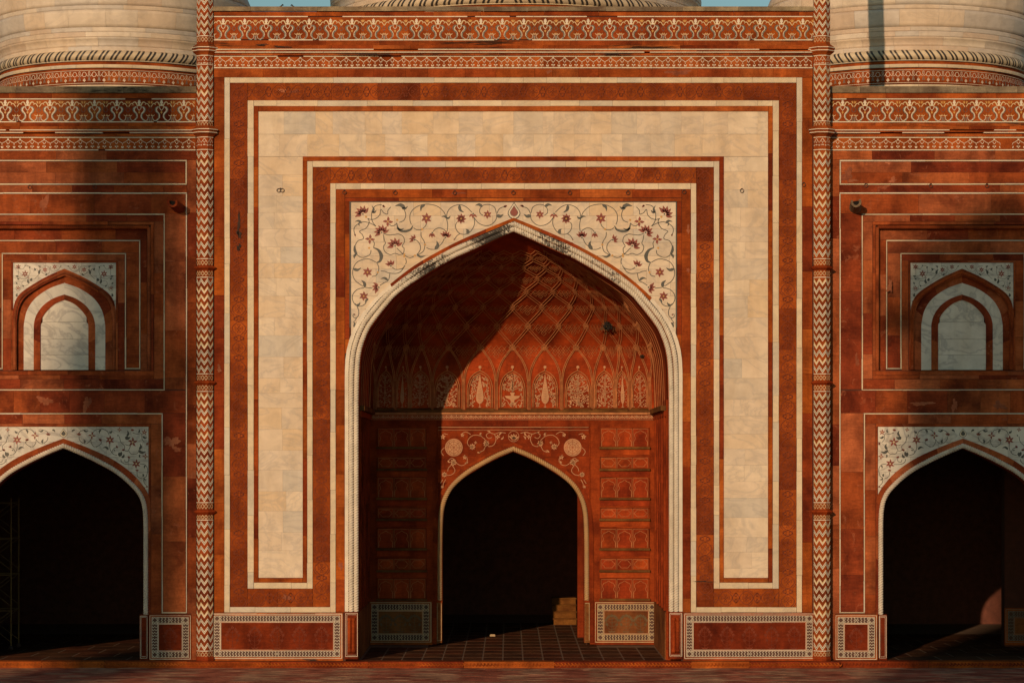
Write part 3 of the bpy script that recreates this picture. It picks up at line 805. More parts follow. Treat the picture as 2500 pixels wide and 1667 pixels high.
def medallion(cx, cy, w_, h_, Y, pr, parent, cols=('slate', 'marble', 'crimson')):
    pts = lambda f: [(cx + w_ * f * x, cy + h_ * f * y) for x, y in ((0, -1.12), (.45, -.55), (.92, 0), (.98, .35), (.7, .75), (.25, .98), (0, 1.05), (-.25, .98), (-.7, .75), (-.98, .35), (-.92, 0), (-.45, -.55))]
    k = Ink(['slate', 'white', 'crimson', 'grey', 'cream'])
    k.poly(pts(1), cols[0]); me = k.build('medallion', plane_fn(Y, pr), .006)
    o = link('medallion', me, parent)
    for f, c, h in ((.86, 'white', .009), (.66, 'grey' if cols[0] == 'slate' else 'cream', .012), (.58, cols[2], .015)):
        k = Ink(['slate', 'white', 'crimson', 'grey', 'cream']); k.poly(pts(f), c)
        link('medallion_ring', k.build('medallion_ring', plane_fn(Y, pr), h), o)
medallion(1255, 516, 16, 20, 0, -.004, por)

# ------------------------------------------------------------------ the recess behind the great arch
D = 6.7
KB = (80 + D) / 6400.0
Zc = P(0, 1001, D).z
floor_z = 0.0
# side walls
for s in (-1, 1):
    x = s * 4.72 - .0
    xw = -.015 + x
    box('side_wall', xw, xw + s * .4, .38, D + .3, -.01, Zc + .2, 'door', por)
    box('side_dado', xw - s * .03, xw, .5, D, 0, 1.45, 'buff', por)
    for y0 in (.55, 1.9, 3.1, 4.4, 5.5):
        box('pilaster_strip', xw - s * .07, xw - s * .001, y0, y0 + .16, 1.5, Zc, 'door', por)
        for z0, z1 in ((1.6, 2.3), (2.5, 2.9), (3.15, 3.85), (4.1, 4.45), (4.7, 5.4), (5.65, 6.0), (6.2, 7.0)):
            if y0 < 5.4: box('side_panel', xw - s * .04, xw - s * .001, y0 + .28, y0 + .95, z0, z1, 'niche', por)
# back wall with doorway
DIN = Arch(1253, [(0, 1102), (36, 1117), (72, 1136), (117, 1164), (147, 1191), (164, 1225), (171, 1264), (173, 1340)], 1568)
DOUT = Arch(1253, [(0, 1088), (38, 1103), (76, 1123), (117, 1148), (160, 1191), (180, 1238), (185, 1298), (186, 1360)], 1568)
DOUT2 = Arch(1253, [(0, 1080), (38, 1095), (76, 1115), (122, 1142), (168, 1186), (189, 1236), (195, 1298), (196, 1360)], 1568)
corecell(880, 1066, 1000, 1572, None, D, por, back=.5, m='door', th=-.01); corecell(1440, 1640, 1000, 1572, None, D, por, back=.5, m='door', th=-.01)
corecell(1066, 1440, 1000, 1300, DOUT, D, por, back=.5, m='door', th=-.01)
fill('sandstone_block', 1066, 1440, 1024.5, 1041.5, D, .03, 'door', por, 90, 160)
fill('edging', 1070, 1437, 1042, 1044, D, .045, 'relief', por, 190, 260)
arch_cells('spandrel_slab', DOUT2, 1069, 1438, 1051, 1240, D, .0, 'door', por, 34, 70, 120)
fill('edging', 1070, 1437, 1049, 1050.6, D, .03, 'relief', por, 190, 260)
for x0, x1 in ((1066, 1069), (1438, 1441)): fill('edging', x0, x1, 1044, 1466, D, .02, 'door', por, 120, 200)
arch_band('arch_stone', DOUT, DOUT2, D, .025, 'door', por, 18)
tag(rope('rope_moulding', [((a[0] + b[0]) / 2, (a[1] + b[1]) / 2) for a, b in zip(DIN.full(60), DOUT.full(60)) if (a[1] + b[1]) / 2 < 1470], 6.0, 5.6, 'ropetan', D, por, out=.0), 'twisted cream roll around the doorway')
link('door_soffit', strip_mesh('door_soffit', DOUT.full(60), DIN.full(60), D + .01, D + .6, 'door', D), por)
for s in (-1, 1):
    for a, b in ((174, 187),):
        xs = sorted((1253 + s * a, 1253 + s * b)); piece('jamb_base', xs[0], xs[1], 1470, 1568, D, .04, 'buff', por)
        ring4('marble_strip', xs[0] + 1, xs[1] - 1, 1471, 1563, 1, D, .045, 'cream', por, 200, 300)
# beige scroll inlay above the doorway
def scroll_half(s):
    T = lambda x, y: (1253 + s * x, y)
    k = Ink(['relief'])
    V = [[(18, 1057), (32, 1055), (46, 1059), (58, 1056), (66, 1062), (60, 1070), (52, 1067)],
         [(46, 1059), (42, 1072), (48, 1086), (60, 1090)], [(60, 1090), (66, 1076), (80, 1064), (96, 1062), (108, 1070), (112, 1082), (104, 1092)],
         [(80, 1064), (78, 1056)], [(66, 1082), (72, 1098), (84, 1104)], [(104, 1060), (116, 1054), (128, 1060)],
         [(120, 1110), (112, 1120), (116, 1132), (128, 1136), (140, 1130), (150, 1134), (158, 1142), (160, 1150)],
         [(140, 1124), (150, 1118), (158, 1124)], [(160, 1060), (170, 1058)], [(150, 1134), (142, 1148), (150, 1158), (162, 1160)], [(168, 1092), (176, 1102), (170, 1112)],
         [(165, 1170), (171, 1182), (169, 1194)], [(172, 1170), (178, 1180)]]
    for v in V: k.stroke([T(*p) for p in v], 1.3, 'relief', 4)
    for c, r, n in (((66, 1082), 8, 8), ((100, 1090), 8, 8), ((146, 1128), 8.5, 8), ((168, 1158), 7, 8), ((38, 1066), 6, 4), ((172, 1066), 7, 5), ((92, 1080), 4, 4), ((118, 1116), 6, 5), ((174, 1188), 4, 5), ((124, 1062), 5, 5)):
        k.star(T(*c), r, n, 'relief', None, .5)
    for a, b in (((80, 1056), (76, 1066)), ((88, 1104), (78, 1100)), ((28, 1056), (34, 1064)), ((30, 1072), (24, 1064)), ((56, 1056), (64, 1052)), ((160, 1124), (152, 1128)), ((118, 1130), (110, 1126))):
        k.leaf(T(*a), T(*b), 3.4, 'relief', .2)
    return k
for s in (-1, 1):
    link('scroll_inlay', scroll_half(s).build('scroll_inlay', plane_fn(D, .002), .006, False), por)
    c = (1253 + s * 145, 1092)
    k = Ink(['relief']); k.disc(c, 21.5, 'relief', 28)
    med = link('round_medallion', k.build('round_medallion', plane_fn(D, .002), .008), por)
    k = Ink(['niche'])
    for i in range(4):
        a = i * math.pi / 4; k.stroke([(c[0] - 18 * math.cos(a), c[1] - 18 * math.sin(a)), (c[0] + 18 * math.cos(a), c[1] + 18 * math.sin(a))], .7, 'niche', 0)
    for r_ in (19, 8):
        k.stroke([(c[0] + r_ * math.cos(i * math.pi / 10), c[1] + r_ * math.sin(i * math.pi / 10)) for i in range(20)], .7, 'niche', 0, True)
    for q in range(3):
        k.stroke([(c[0] + 18 * math.cos(q * .52 + i * math.pi / 2), c[1] + 18 * math.sin(q * .52 + i * math.pi / 2)) for i in range(4)], .6, 'niche', 0, True)
    link('star_pattern', k.build('star_pattern', plane_fn(D, .002), .011, False), med)
k = Ink(['relief', 'niche']); c = (1254, 1065)
k.stroke([(c[0] + 13 * math.cos(i * math.pi / 10), c[1] + 13 * math.sin(i * math.pi / 10)) for i in range(20)], .9, 'relief', 0, True)
k.star((1254, 1073), 15, 5, 'relief', None, .34, -90, 110, .15); k.stroke([(1249, 1075), (1259, 1075)], 1.2, 'relief', 0)
link('tulip_medallion', k.build('tulip_medallion', plane_fn(D, .004), .006), por)
# panels beside the doorway
for s in (-1, 1):
    T = (lambda a, b: (a, b)) if s == 1 else (lambda a, b: (2506 - b, 2506 - a))
    for (y0, y1, kind) in ((1046, 1089, 'a'), (1117, 1142, 'c'), (1167, 1213, 'a'), (1241, 1264, 'c'), (1291, 1336, 'a'), (1364, 1389, 'c'), (1413, 1459, 'a')):
        a, b = T(1464, 1586)
        ring4('panel_frame', a, b, y0 - 3, y1 + 3, 2.6, D, .035, 'door', por, 300, 400, 'TLR')
        piece('panel_ledge', a - 1, b + 1, y1 + 1.5, y1 + 7, D, .09, 'ledge', por)
        piece('frieze_slab', a, b, y1 + 8, y1 + 21 if y1 < 1450 else y1 + 9, D, .01, 'niche', por)
        for i in range(3):
            x0 = a + 3 + i * 39; x1 = x0 + 37.4
            o = piece('panel', x0, x1, y0, y1, D, .004, 'niche', por)
            k = Ink(['rib']); cx = (x0 + x1) / 2
            k.stroke([(x0 + .6, y0), (x0 + .6, y1)], .6, 'rib', 0); k.stroke([(x1 - .6, y0), (x1 - .6, y1)], .6, 'rib', 0); k.stroke([(x0, y0 + .5), (x1, y0 + .5)], .9, 'rib', 0)
            if kind == 'a':
                for q in (-1, 1):
                    k.stroke([(cx, y0 + 4), (cx + q * 6, y0 + 8), (cx + q * 12, y0 + 10.5), (cx + q * 15, y0 + 17), (cx + q * 12.5, y0 + 23), (cx + q * 13.5, y0 + 28), (cx + q * 16.5, y0 + 32), (cx + q * 16.5, y1)], .85, 'rib', 3)
            else:
                h = (y1 - y0) / 2 - 3; cy = (y0 + y1) / 2
                k.stroke([(cx + (14.5 + 1.3 * math.cos(6 * t)) * math.cos(t), cy + (h + .8 * math.cos(6 * t)) * math.sin(t)) for t in [j * math.pi / 12 for j in range(24)]], .8, 'rib', 1, True)
            link('panel_tracery', k.build('panel_tracery', plane_fn(D, .004), .014), por)
    a, b = T(1452, 1605)
    dado(a, b, 1468, 1567, D, por, cm='buff', proud=.04, plants=3, wm='cream', plantm='plantgrey')
# cornice below the vault panels
fill('cornice_block', 890, 1616, 1001, 1006, D, .16, 'ledge', por, 80, 160)
fill('cornice_block', 890, 1616, 1006.3, 1011.5, D, .12, 'rib', por, 80, 160)
fill('frieze_slab', 890, 1616, 1012, 1024.3, D, .03, 'niche', por, 90, 170)
k = Ink(['relief'])
for i in range(60):
    x = 900 + i * 11.9
    k.star((x, 1017.5), 4.4, 6 if i % 2 else 4, 'relief', None, .6); k.stroke([(x + 3, 1021), (x + 6, 1014.5), (x + 9, 1021)], 1, 'relief', 2); k.leaf((x + 6, 1018), (x + 6, 1022.5), 2.2, 'relief', 0)
k.stroke([(890, 1012.8), (1616, 1012.8)], .8, 'relief', 0); k.stroke([(890, 1024), (1616, 1024)], .8, 'relief', 0)
for i in range(180): k.stroke([(894 + i * 4, 1008), (895.8 + i * 4, 1010.4)], 1, 'relief', 0)
tag(link('star_border', k.build('star_border', plane_fn(D, .035), .004, False), por), kind='stuff')
for s in (-1, 1):
    x = s * 4.70
    box('side_cornice', x - s * .16, x, .42, D, P(0, 1011, D).z, P(0, 1001, D).z + .02, 'ledge', por)
    box('side_cornice', x - s * .05, x, .42, D, P(0, 1024, D).z, P(0, 1011.5, D).z, 'niche', por)

# vault -------------------------------------------------------------------
def plan(a):
    s = 1 if a >= 0 else -1; a = abs(a)
    if a < 345: return (s * a * KB, D)
    a -= 345; t = min(1.0, a / 466.0)
    return (s * (345 * KB + (4.737 - 345 * KB) * t), D + (.38 - D) * t)
def vault(a, y, off=0.0):
    """a along the plan, y photo height measured on the back plane"""
    X, Yp = plan(a)
    z = 6.1 - (y - 1124) * KB
    yf = 1124 - (z - 6.1) * 80.0                       # same height seen in the facade plane
    wv = max(0.0, I_IN.halfw(yf)) / 378.0
    e = .45 + .55 * min(1.0, abs(X) / 4.737) ** 2
    t = min(1.0, max(0.0, (866 - y) / (866 - 607.0)))
    gsh = max(0.0, 1 - t ** 1.52) if t > 0 else 1.0
    Xv = X * wv ** e
    Yv = .38 + (Yp - .38) * gsh
    c = Vector((Xv * .2, -2.0, 5.5)); p = Vector((Xv, Yv, z))
    if off:
        d = Vector((-Xv, -2.5 - Yv * .6, -(0.0 if y > 870 else (z - 8.5) * .8))).normalized(); p = p + d * off
    return p
NA, NY = 150, 56
ytop = 1124 - (6.1 + (1124 - 567) / 80.0 - 6.1) / KB
vs = []; fs = []
for i in range(NY + 1):
    y = 1001 + (ytop - 1001) * i / NY
    for j in range(NA + 1):
        vs.append(tuple(vault(-811 + 1622 * j / NA, y)))
for i in range(NY):
    for j in range(NA): fs.append((i * (NA + 1) + j, i * (NA + 1) + j + 1, (i + 1) * (NA + 1) + j + 1, (i + 1) * (NA + 1) + j))
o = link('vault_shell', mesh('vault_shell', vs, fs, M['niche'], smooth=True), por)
# outer skin closing the vault to the sky
box('vault_roof', -5.3, 5.3, .46, D + 1.6, 13.6, 13.9, 'joint', por)
for s in (-1, 1): box('vault_side', s * 5.1, s * 5.4, .46, D + 1.6, 7.0, 13.7, 'joint', por)
box('vault_back', -5.3, 5.3, D + 1.3, D + 1.6, 7.6, 13.7, 'joint', por)
ROW = [849, 799, 757, 724, 697, 674, 655, 639]
NODES = [0, 80, 160, 229, 270, 316, 370, 500]
full = sorted(set([-n for n in NODES] + NODES))
mids = [(full[i] + full[i + 1]) / 2 for i in range(len(full) - 1)]
def rib(name, pts, r, m='rib', steps=10, off=.03):
    vs = []; fs = []
    for p in pts: tube(vs, fs, [tuple(vault(x, y, off)) for x, y in p], r, 4)
    return link(name, mesh(name, vs, fs, M[m]), por)
def seg(a, b, n=6, o=0.0):
    dx, dy = b[0] - a[0], b[1] - a[1]; l = math.hypot(dx, dy) or 1
    return [(a[0] + dx * i / n - dy / l * o, a[1] + dy * i / n + dx / l * o) for i in range(n + 1)]
for r_ in range(len(ROW) - 1):
    A = full if r_ % 2 == 0 else mids; B = mids if r_ % 2 == 0 else full
    for a in A:
        for b in B:
            if 0 < abs(a - b) < 64 and abs(a - b) <= 1.3 * min([abs(a - q) for q in B if (q - a) * (b - a) > 0] or [99]):
                rib('vault_rib', [seg((a, ROW[r_] - 4), (b, ROW[r_ + 1] + 4), 6, 2.6), seg((a, ROW[r_] - 4), (b, ROW[r_ + 1] + 4), 6, -2.6)], .0115)
    # rosette bosses
    for a in A:
        p = []; n = 10
        p.append([(a + (7.5 - r_ * .4) * math.cos(2 * math.pi * i / n), ROW[r_] + (6.5 - r_ * .5) * math.sin(2 * math.pi * i / n)) for i in range(n + 1)])
        for i in range(4):
            t = math.pi * i / 4; p.append([(a - 7 * math.cos(t), ROW[r_] - 5.5 * math.sin(t)), (a + 7 * math.cos(t), ROW[r_] + 5.5 * math.sin(t))])
        rib('star_boss', p, .013, 'rib', off=.03)
    # lattice of small cusped diamonds hanging between the bosses
    hh = ROW[r_] - ROW[r_ + 1]
    p = []
    for i in range(len(A) - 1):
        a, b = A[i], A[i + 1]; wdt = b - a; top = ROW[r_] - 1; stp = wdt / 6
        rows = 3
        for q in range(rows):
            yy = top + q * hh * .16
            for c in range(1 + q, 6 - q):
                x0 = a + (c - .5) * stp + stp * .5 - stp * .5
                p.append([(x0 - stp * .5 + stp * .5, yy + hh * .08), (x0 + stp * .5, yy - hh * .08), (x0 + stp, yy + hh * .08), (x0 + stp * .5, yy + hh * .24), (x0, yy + hh * .08)])
    tag(rib('vault_lattice', p, .008, off=.015), kind='stuff')
# arched panels of the lowest tier
PAN = [0, 80, -80, 161, -161]
side_p = [(227, 24), (270, 15), (313, 19)]
pans = [(c, 31) for c in PAN] + [(s * c, h) for c, h in side_p for s in (1, -1)]
def pband(x, y, off): return tuple(vault(x, y, off))
kind_of = {0: 'vase', 80: 'cypress', 161: 'bush', 227: 'tall', 270: 'cypress', 313: 'tall'}
RR = random.Random(5)
for c, hw in pans:
    f = hw / 31.0
    T = lambda pts: [(c + x * f, y) for x, y in pts]
    half = [(0, 905), (12, 911), (22, 920), (28, 933), (31, 950), (31, 994)]
    L = crom(half, 4)
    vs = []; fs = []
    for q in (1.0, .88):
        tube(vs, fs, [pband(x, y, .05) for x, y in T([(-x * q, 905 + (y - 905) * 1.0 + (1 - q) * 45 * (1 if y < 990 else 0)) for x, y in reversed(L)] + [(x * q, 905 + (y - 905) + (1 - q) * 45 * (1 if y < 990 else 0)) for x, y in L[1:]])], .014, 4)
    tube(vs, fs, [pband(x, y, .05) for x, y in T([(0, 905), (0, 899)])], .02, 4)
    fr = link('panel_arch', mesh('panel_arch', vs, fs, M['rib']), por)
    k = Ink(['relief', 'niche'])
    k.disc((c, 896), 3.2 * f + .6, 'relief', 8)
    q = max(f, .55)
    kd = kind_of[abs(c)]
    if kd == 'cypress':
        k.poly([(c + x * f, y) for x, y in ((0, 911), (3, 930), (6.5, 950), (9.5, 968), (8.5, 978), (4, 984), (0, 985.5), (-4, 984), (-8.5, 978), (-9.5, 968), (-6.5, 950), (-3, 930))], 'relief')
        k.stroke([(c, 984), (c, 993)], 1.6, 'relief', 0); k.stroke([(c - 3, 993.5), (c + 3, 993.5)], 1.5, 'relief', 0)
        for y in range(930, 984, 6): k.stroke([(c - 4 * f, y), (c, y + 2), (c + 4 * f, y)], .5, 'niche', 0)
        for s in (-1, 1):
            if f > .8:
                k.stroke([(c + s * 18, 994), (c + s * 18, 976), (c + s * 11, 962), (c + s * 17, 950), (c + s * 19, 935), (c + s * 13, 922)], 1.1, 'relief')
                k.stroke([(c + s * 18, 976), (c + s * 25, 966)], .9, 'relief', 0)
    elif kd == 'vase':
        k.poly([(c + x, y) for x, y in ((-19, 966), (19, 966), (16, 971), (5, 976), (4, 982), (8, 988), (-8, 988), (-4, 982), (-5, 976), (-16, 971))], 'relief')
        k.poly([(c + x, y) for x, y in ((-6, 958), (6, 958), (3, 967), (-3, 967))], 'relief')
        for s in (-1, 0, 1):
            k.stroke([(c, 958), (c + s * 5, 944), (c + s * 14, 932)], 1.5, 'relief'); k.stroke([(c, 950), (c + s * 3, 935), (c + s * 5, 918)], 1.4, 'relief')
        for s in (-1, 1): k.stroke([(c, 954), (c + s * 12, 948), (c + s * 24, 950)], 1.4, 'relief')
        for s in (-1, 1): k.stroke([(c + s * 5, 990), (c + s * 16, 976), (c + s * 24, 984), (c + s * 17, 990)], 1.3, 'relief')
    else:
        for s in (-1, 1):
            k.stroke([(c, 992), (c + s * 2 * f, 960), (c + s * 1, 920)], 1.4 * q, 'relief')
            for yy, l in ((984, 18), (972, 22), (960, 24), (946, 22), (934, 15), (924, 8)):
                k.stroke([(c, yy), (c + s * l * .5 * f, yy - 2), (c + s * l * f, yy - 9)], 1.4 * q, 'relief')
    # leaves and blossoms scattered through the panel
    n = int(210 * f) if kd == 'cypress' else int(190 * f)
    for i in range(n):
        y = RR.uniform(916, 993); mxw = 25 * min(1, ((y - 906) / 30.0)) ** .6
        x = RR.uniform(-mxw, mxw)
        if kd == 'cypress' and abs(x) < 3 + max(0, (y - 911)) * .15: continue
        if kd == 'vase' and 955 < y < 982 and abs(x) < 20: continue
        if RR.random() < .5: k.disc((c + x * f, y), RR.uniform(1.3, 2.5) * q, 'relief', 6)
        else:
            a = RR.uniform(0, 6.28); k.leaf((c + x * f, y), (c + x * f + 4.5 * q * math.cos(a), y + 4.5 * q * math.sin(a)), 3.0 * q, 'relief', .2)
    link('floral_relief', k.build('floral_relief', lambda x, y, h: tuple(vault(x, y, .01 + h * 2)), .005, False), por)
    # sloping dusty sill
    k = Ink(['ledge']); k.poly([(c + x * f, y) for x, y in ((-34, 996), (34, 996), (36, 1001.5), (-36, 1001.5))], 'ledge')
    link('panel_sill', k.build('panel_sill', lambda x, y, h: tuple(vault(x, y, .03 + max(0, y - 995) * .02)), .005, False), por)
# ribs rising from between the panels to the first row of bosses
posts = [40, 120.5, 198, 253, 289, 337, 420]
for pz in posts:
    for s in (-1, 1):
        x = s * pz
        nl = sorted(full, key=lambda q: abs(q - x))[:2]
        P_ = []
        for off in (-3.2, 3.2, 0):
            P_.append([(x + off, 1000), (x + off, 960), (x + off, 930)])
        for q in nl:
            d = 1 if q > x else -1
            for off in (1.5, 5.2):
                P_.append(crom([(x + d * off * .6, 930), (x + d * (off + 2), 905), (x + d * (6 + off) + (q - x - d * 6) * .18, 880), (x + (q - x) * .62 + d * off, 862), (q - d * (6 - off), 851)], 4))
        rib('vault_rib', P_, .013, off=.035)
# long shallow ribs on the intrados near the arch
p = []
for i in range(6):
    a = 430 + i * 62
    for s in (-1, 1): p.append([(s * (a - q * 2.0), 1000 - q * 12.5) for q in range(0, 28)])
tag(rib('intrados_ribs', p, .008, off=.02), kind='stuff')

# hanging comb clusters of wild bees under the vault
def comb(ax, ay, rr, label, seed, n=26):
    q = random.Random(seed); c = vault(ax, ay, .15)
    e = empty('bee_comb', c, label, 'bee nest')
    for part, m, sc, cnt in (('comb', 'comb', 1.0, n), ('withered_comb', 'combpale', 1.9, n * 2)):
        vs = []; fs = []
        for i in range(cnt):
            a = q.uniform(0, 6.28); d = q.uniform(0, 1) ** .6 * rr * sc
            px_, pz_ = math.cos(a) * d * .9, math.sin(a) * d * .6 - (.3 * d if part != 'comb' else 0)
            yb = q.uniform(-.12, .12); s = rr * q.uniform(.18, .42) * (1 if part == 'comb' else .35)
            o = len(vs)
            for k_ in range(8): vs.append((px_ + s * (1 if k_ & 1 else -1) * q.uniform(.6, 1.1), yb + s * .6 * (1 if k_ & 2 else -1), pz_ + s * (1 if k_ & 4 else -1) * q.uniform(.6, 1.2)))
            for f in ((0, 1, 3, 2), (4, 6, 7, 5), (0, 4, 5, 1), (2, 3, 7, 6), (0, 2, 6, 4), (1, 5, 7, 3)): fs.append(tuple(o + t for t in f))
        link(part, mesh(part, vs, fs, M[m]), e, c)
comb(262, 797, .15, 'black bee comb hanging in the right half of the arch vault, upper of the two', 3)
comb(330, 868, .07, 'small withered bee comb low on the right side of the arch vault', 9, 10)

# floor tiles of the recess and the hall behind it (prayer-mat pattern)
k = Ink(['floor']); T0 = .62
tvs = [(-.285, 0, 0), (.285, 0, 0), (.285, .66, 0), (.15, .70, 0), (0, .72, 0), (-.15, .70, 0), (-.285, .66, 0)]
def tilem(w_, l_, m):
    pts = [(-w_, .0), (w_, .0), (w_, l_ * .93), (w_ * .5, l_ * .97), (0, l_), (-w_ * .5, l_ * .97), (-w_, l_ * .93)]
    vs = [(x, y, .004) for x, y in pts] + [(x, y, -.006) for x, y in pts]; n = len(pts)
    return mesh('floor_tile', vs, [tuple(range(n))] + [(i + n, (i + 1) % n + n, (i + 1) % n, i) for i in range(n)], M[m])
tA = tilem(.283, 1.33, 'floor')
rec = tag(solid('recess_floor', -4.75, 4.75, -.2, 24, -.008, -.002, 'jointpale', None), 'tiled floor running from the step into the gateway', kind='structure')
for r_ in range(13):
    for c in range(-7, 8):
        x = c * T0; y = .02 + r_ * 1.44
        if y > D - 1 and abs(x) > 2.7: continue
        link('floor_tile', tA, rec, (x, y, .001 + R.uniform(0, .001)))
for s in (-1, 1):
    f2 = tag(solid('wing_floor', min(s * 7, s * 19.5), max(s * 7, s * 19.5), .05, 18, -.008, -.002, 'jointpale', None), 'slab floor inside the %s side arch' % ('left' if s < 0 else 'right'), kind='structure')
    for r_ in range(8):
        for c in range(9):
            x = 8.6 + c * 1.3 + (r_ % 2) * .6
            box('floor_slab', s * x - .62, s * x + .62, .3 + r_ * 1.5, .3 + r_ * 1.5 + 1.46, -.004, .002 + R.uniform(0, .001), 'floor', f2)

# hall interiors -----------------------------------------------------------
hall = empty('prayer_hall', (0, 12, 0), 'dark interior walls and ceiling seen through the three arches', 'hall')
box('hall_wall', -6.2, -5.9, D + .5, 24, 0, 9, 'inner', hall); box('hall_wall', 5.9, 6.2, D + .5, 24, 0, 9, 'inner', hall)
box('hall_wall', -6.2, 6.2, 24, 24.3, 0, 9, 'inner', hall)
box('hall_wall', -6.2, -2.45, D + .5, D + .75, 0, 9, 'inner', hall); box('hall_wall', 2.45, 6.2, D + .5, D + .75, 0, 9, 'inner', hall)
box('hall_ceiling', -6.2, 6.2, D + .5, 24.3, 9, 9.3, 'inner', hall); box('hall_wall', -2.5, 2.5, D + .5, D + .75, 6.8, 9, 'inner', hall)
for s in (-1, 1):
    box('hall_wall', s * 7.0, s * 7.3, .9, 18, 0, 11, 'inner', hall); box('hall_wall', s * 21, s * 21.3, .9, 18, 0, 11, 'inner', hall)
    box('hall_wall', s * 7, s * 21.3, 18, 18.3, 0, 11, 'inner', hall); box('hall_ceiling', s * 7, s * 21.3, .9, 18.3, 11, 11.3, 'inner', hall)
# inner pier with dado visible at the far right
box('inner_pier', 16.15, 18.5, 6.0, 6.6, 0, 8, 'joint', hall)
dado(2454, 2560, 1485, 1568, 5.95, hall, cm='buff', proud=.02, wm='grey')
# stepped stone pulpit inside the doorway
pul = empty('stepped_pulpit', (1.9, 17.5, 0), 'low stepped yellow stone pulpit standing inside the dark doorway', 'pulpit')
px0 = P(1352, 0, 17.5).x; px1 = P(1406, 0, 17.5).x
for i in range(4):
    box('pulpit_step', px0 - .02 * i, px1 + .02, 17.5 + i * .32, 19.5, i * .235 + .001, (i + 1) * .235, 'gold', pul)
    box('step_nosing', px0 - .04, px1 + .05, 17.46 + i * .32, 17.52 + i * .32, (i + 1) * .235 - .03, (i + 1) * .235 + .01, 'gold', pul)
box('inner_jamb', P(1410, 0, 10.5).x, P(1432, 0, 10.5).x, 10.5, 10.9, 0, 6, 'door', hall)
p = P(1201, 1552, 0); yb = 80 * 488.0 / (1553 - 1124) - 80
cr = empty('paper_packet', (P(1202, 0, yb).x, yb, 0), 'small cream packet lying on the tiled floor at the shadow edge', 'packet')
packet = box('packet_box', P(1196, 0, yb).x, P(1209, 0, yb).x, yb, yb + .16, .004, .06, 'paper', cr)
box('packet_flap', P(1197, 0, yb).x, P(1208, 0, yb).x, yb + .02, yb + .14, .06, .075, 'paper', cr)

# ------------------------------------------------------------------ wings
YW = .30
WIN = [(0, 1092), (45, 1112), (88, 1134), (133, 1159), (168, 1191), (186, 1216.5), (193, 1243), (195, 1279)]
WRO = [(0, 1083), (47, 1101), (92, 1122), (131, 1145), (176, 1183), (196, 1210), (205, 1243), (207, 1288)]
WRE = [(0, 1070), (48, 1088), (97, 1109), (133, 1129), (168, 1155.7), (191, 1181), (206, 1204), (212, 1225), (212.5, 1260)]
NA0 = [(0, 656), (30, 669), (63, 686), (105, 714), (121, 738), (127, 770)]
NA1 = [(0, 673), (28, 684), (55, 697), (92, 722), (110, 748), (117, 785)]
NA2 = [(0, 691), (38, 705), (72, 729), (91, 757), (98, 785), (99.5, 800)]
NA3 = [(0, 719), (28, 729), (52, 746), (68, 768), (74, 787), (75, 800)]
NA4 = [(0, 732), (22, 741), (41, 757), (54, 775), (58, 792), (58.5, 800)]
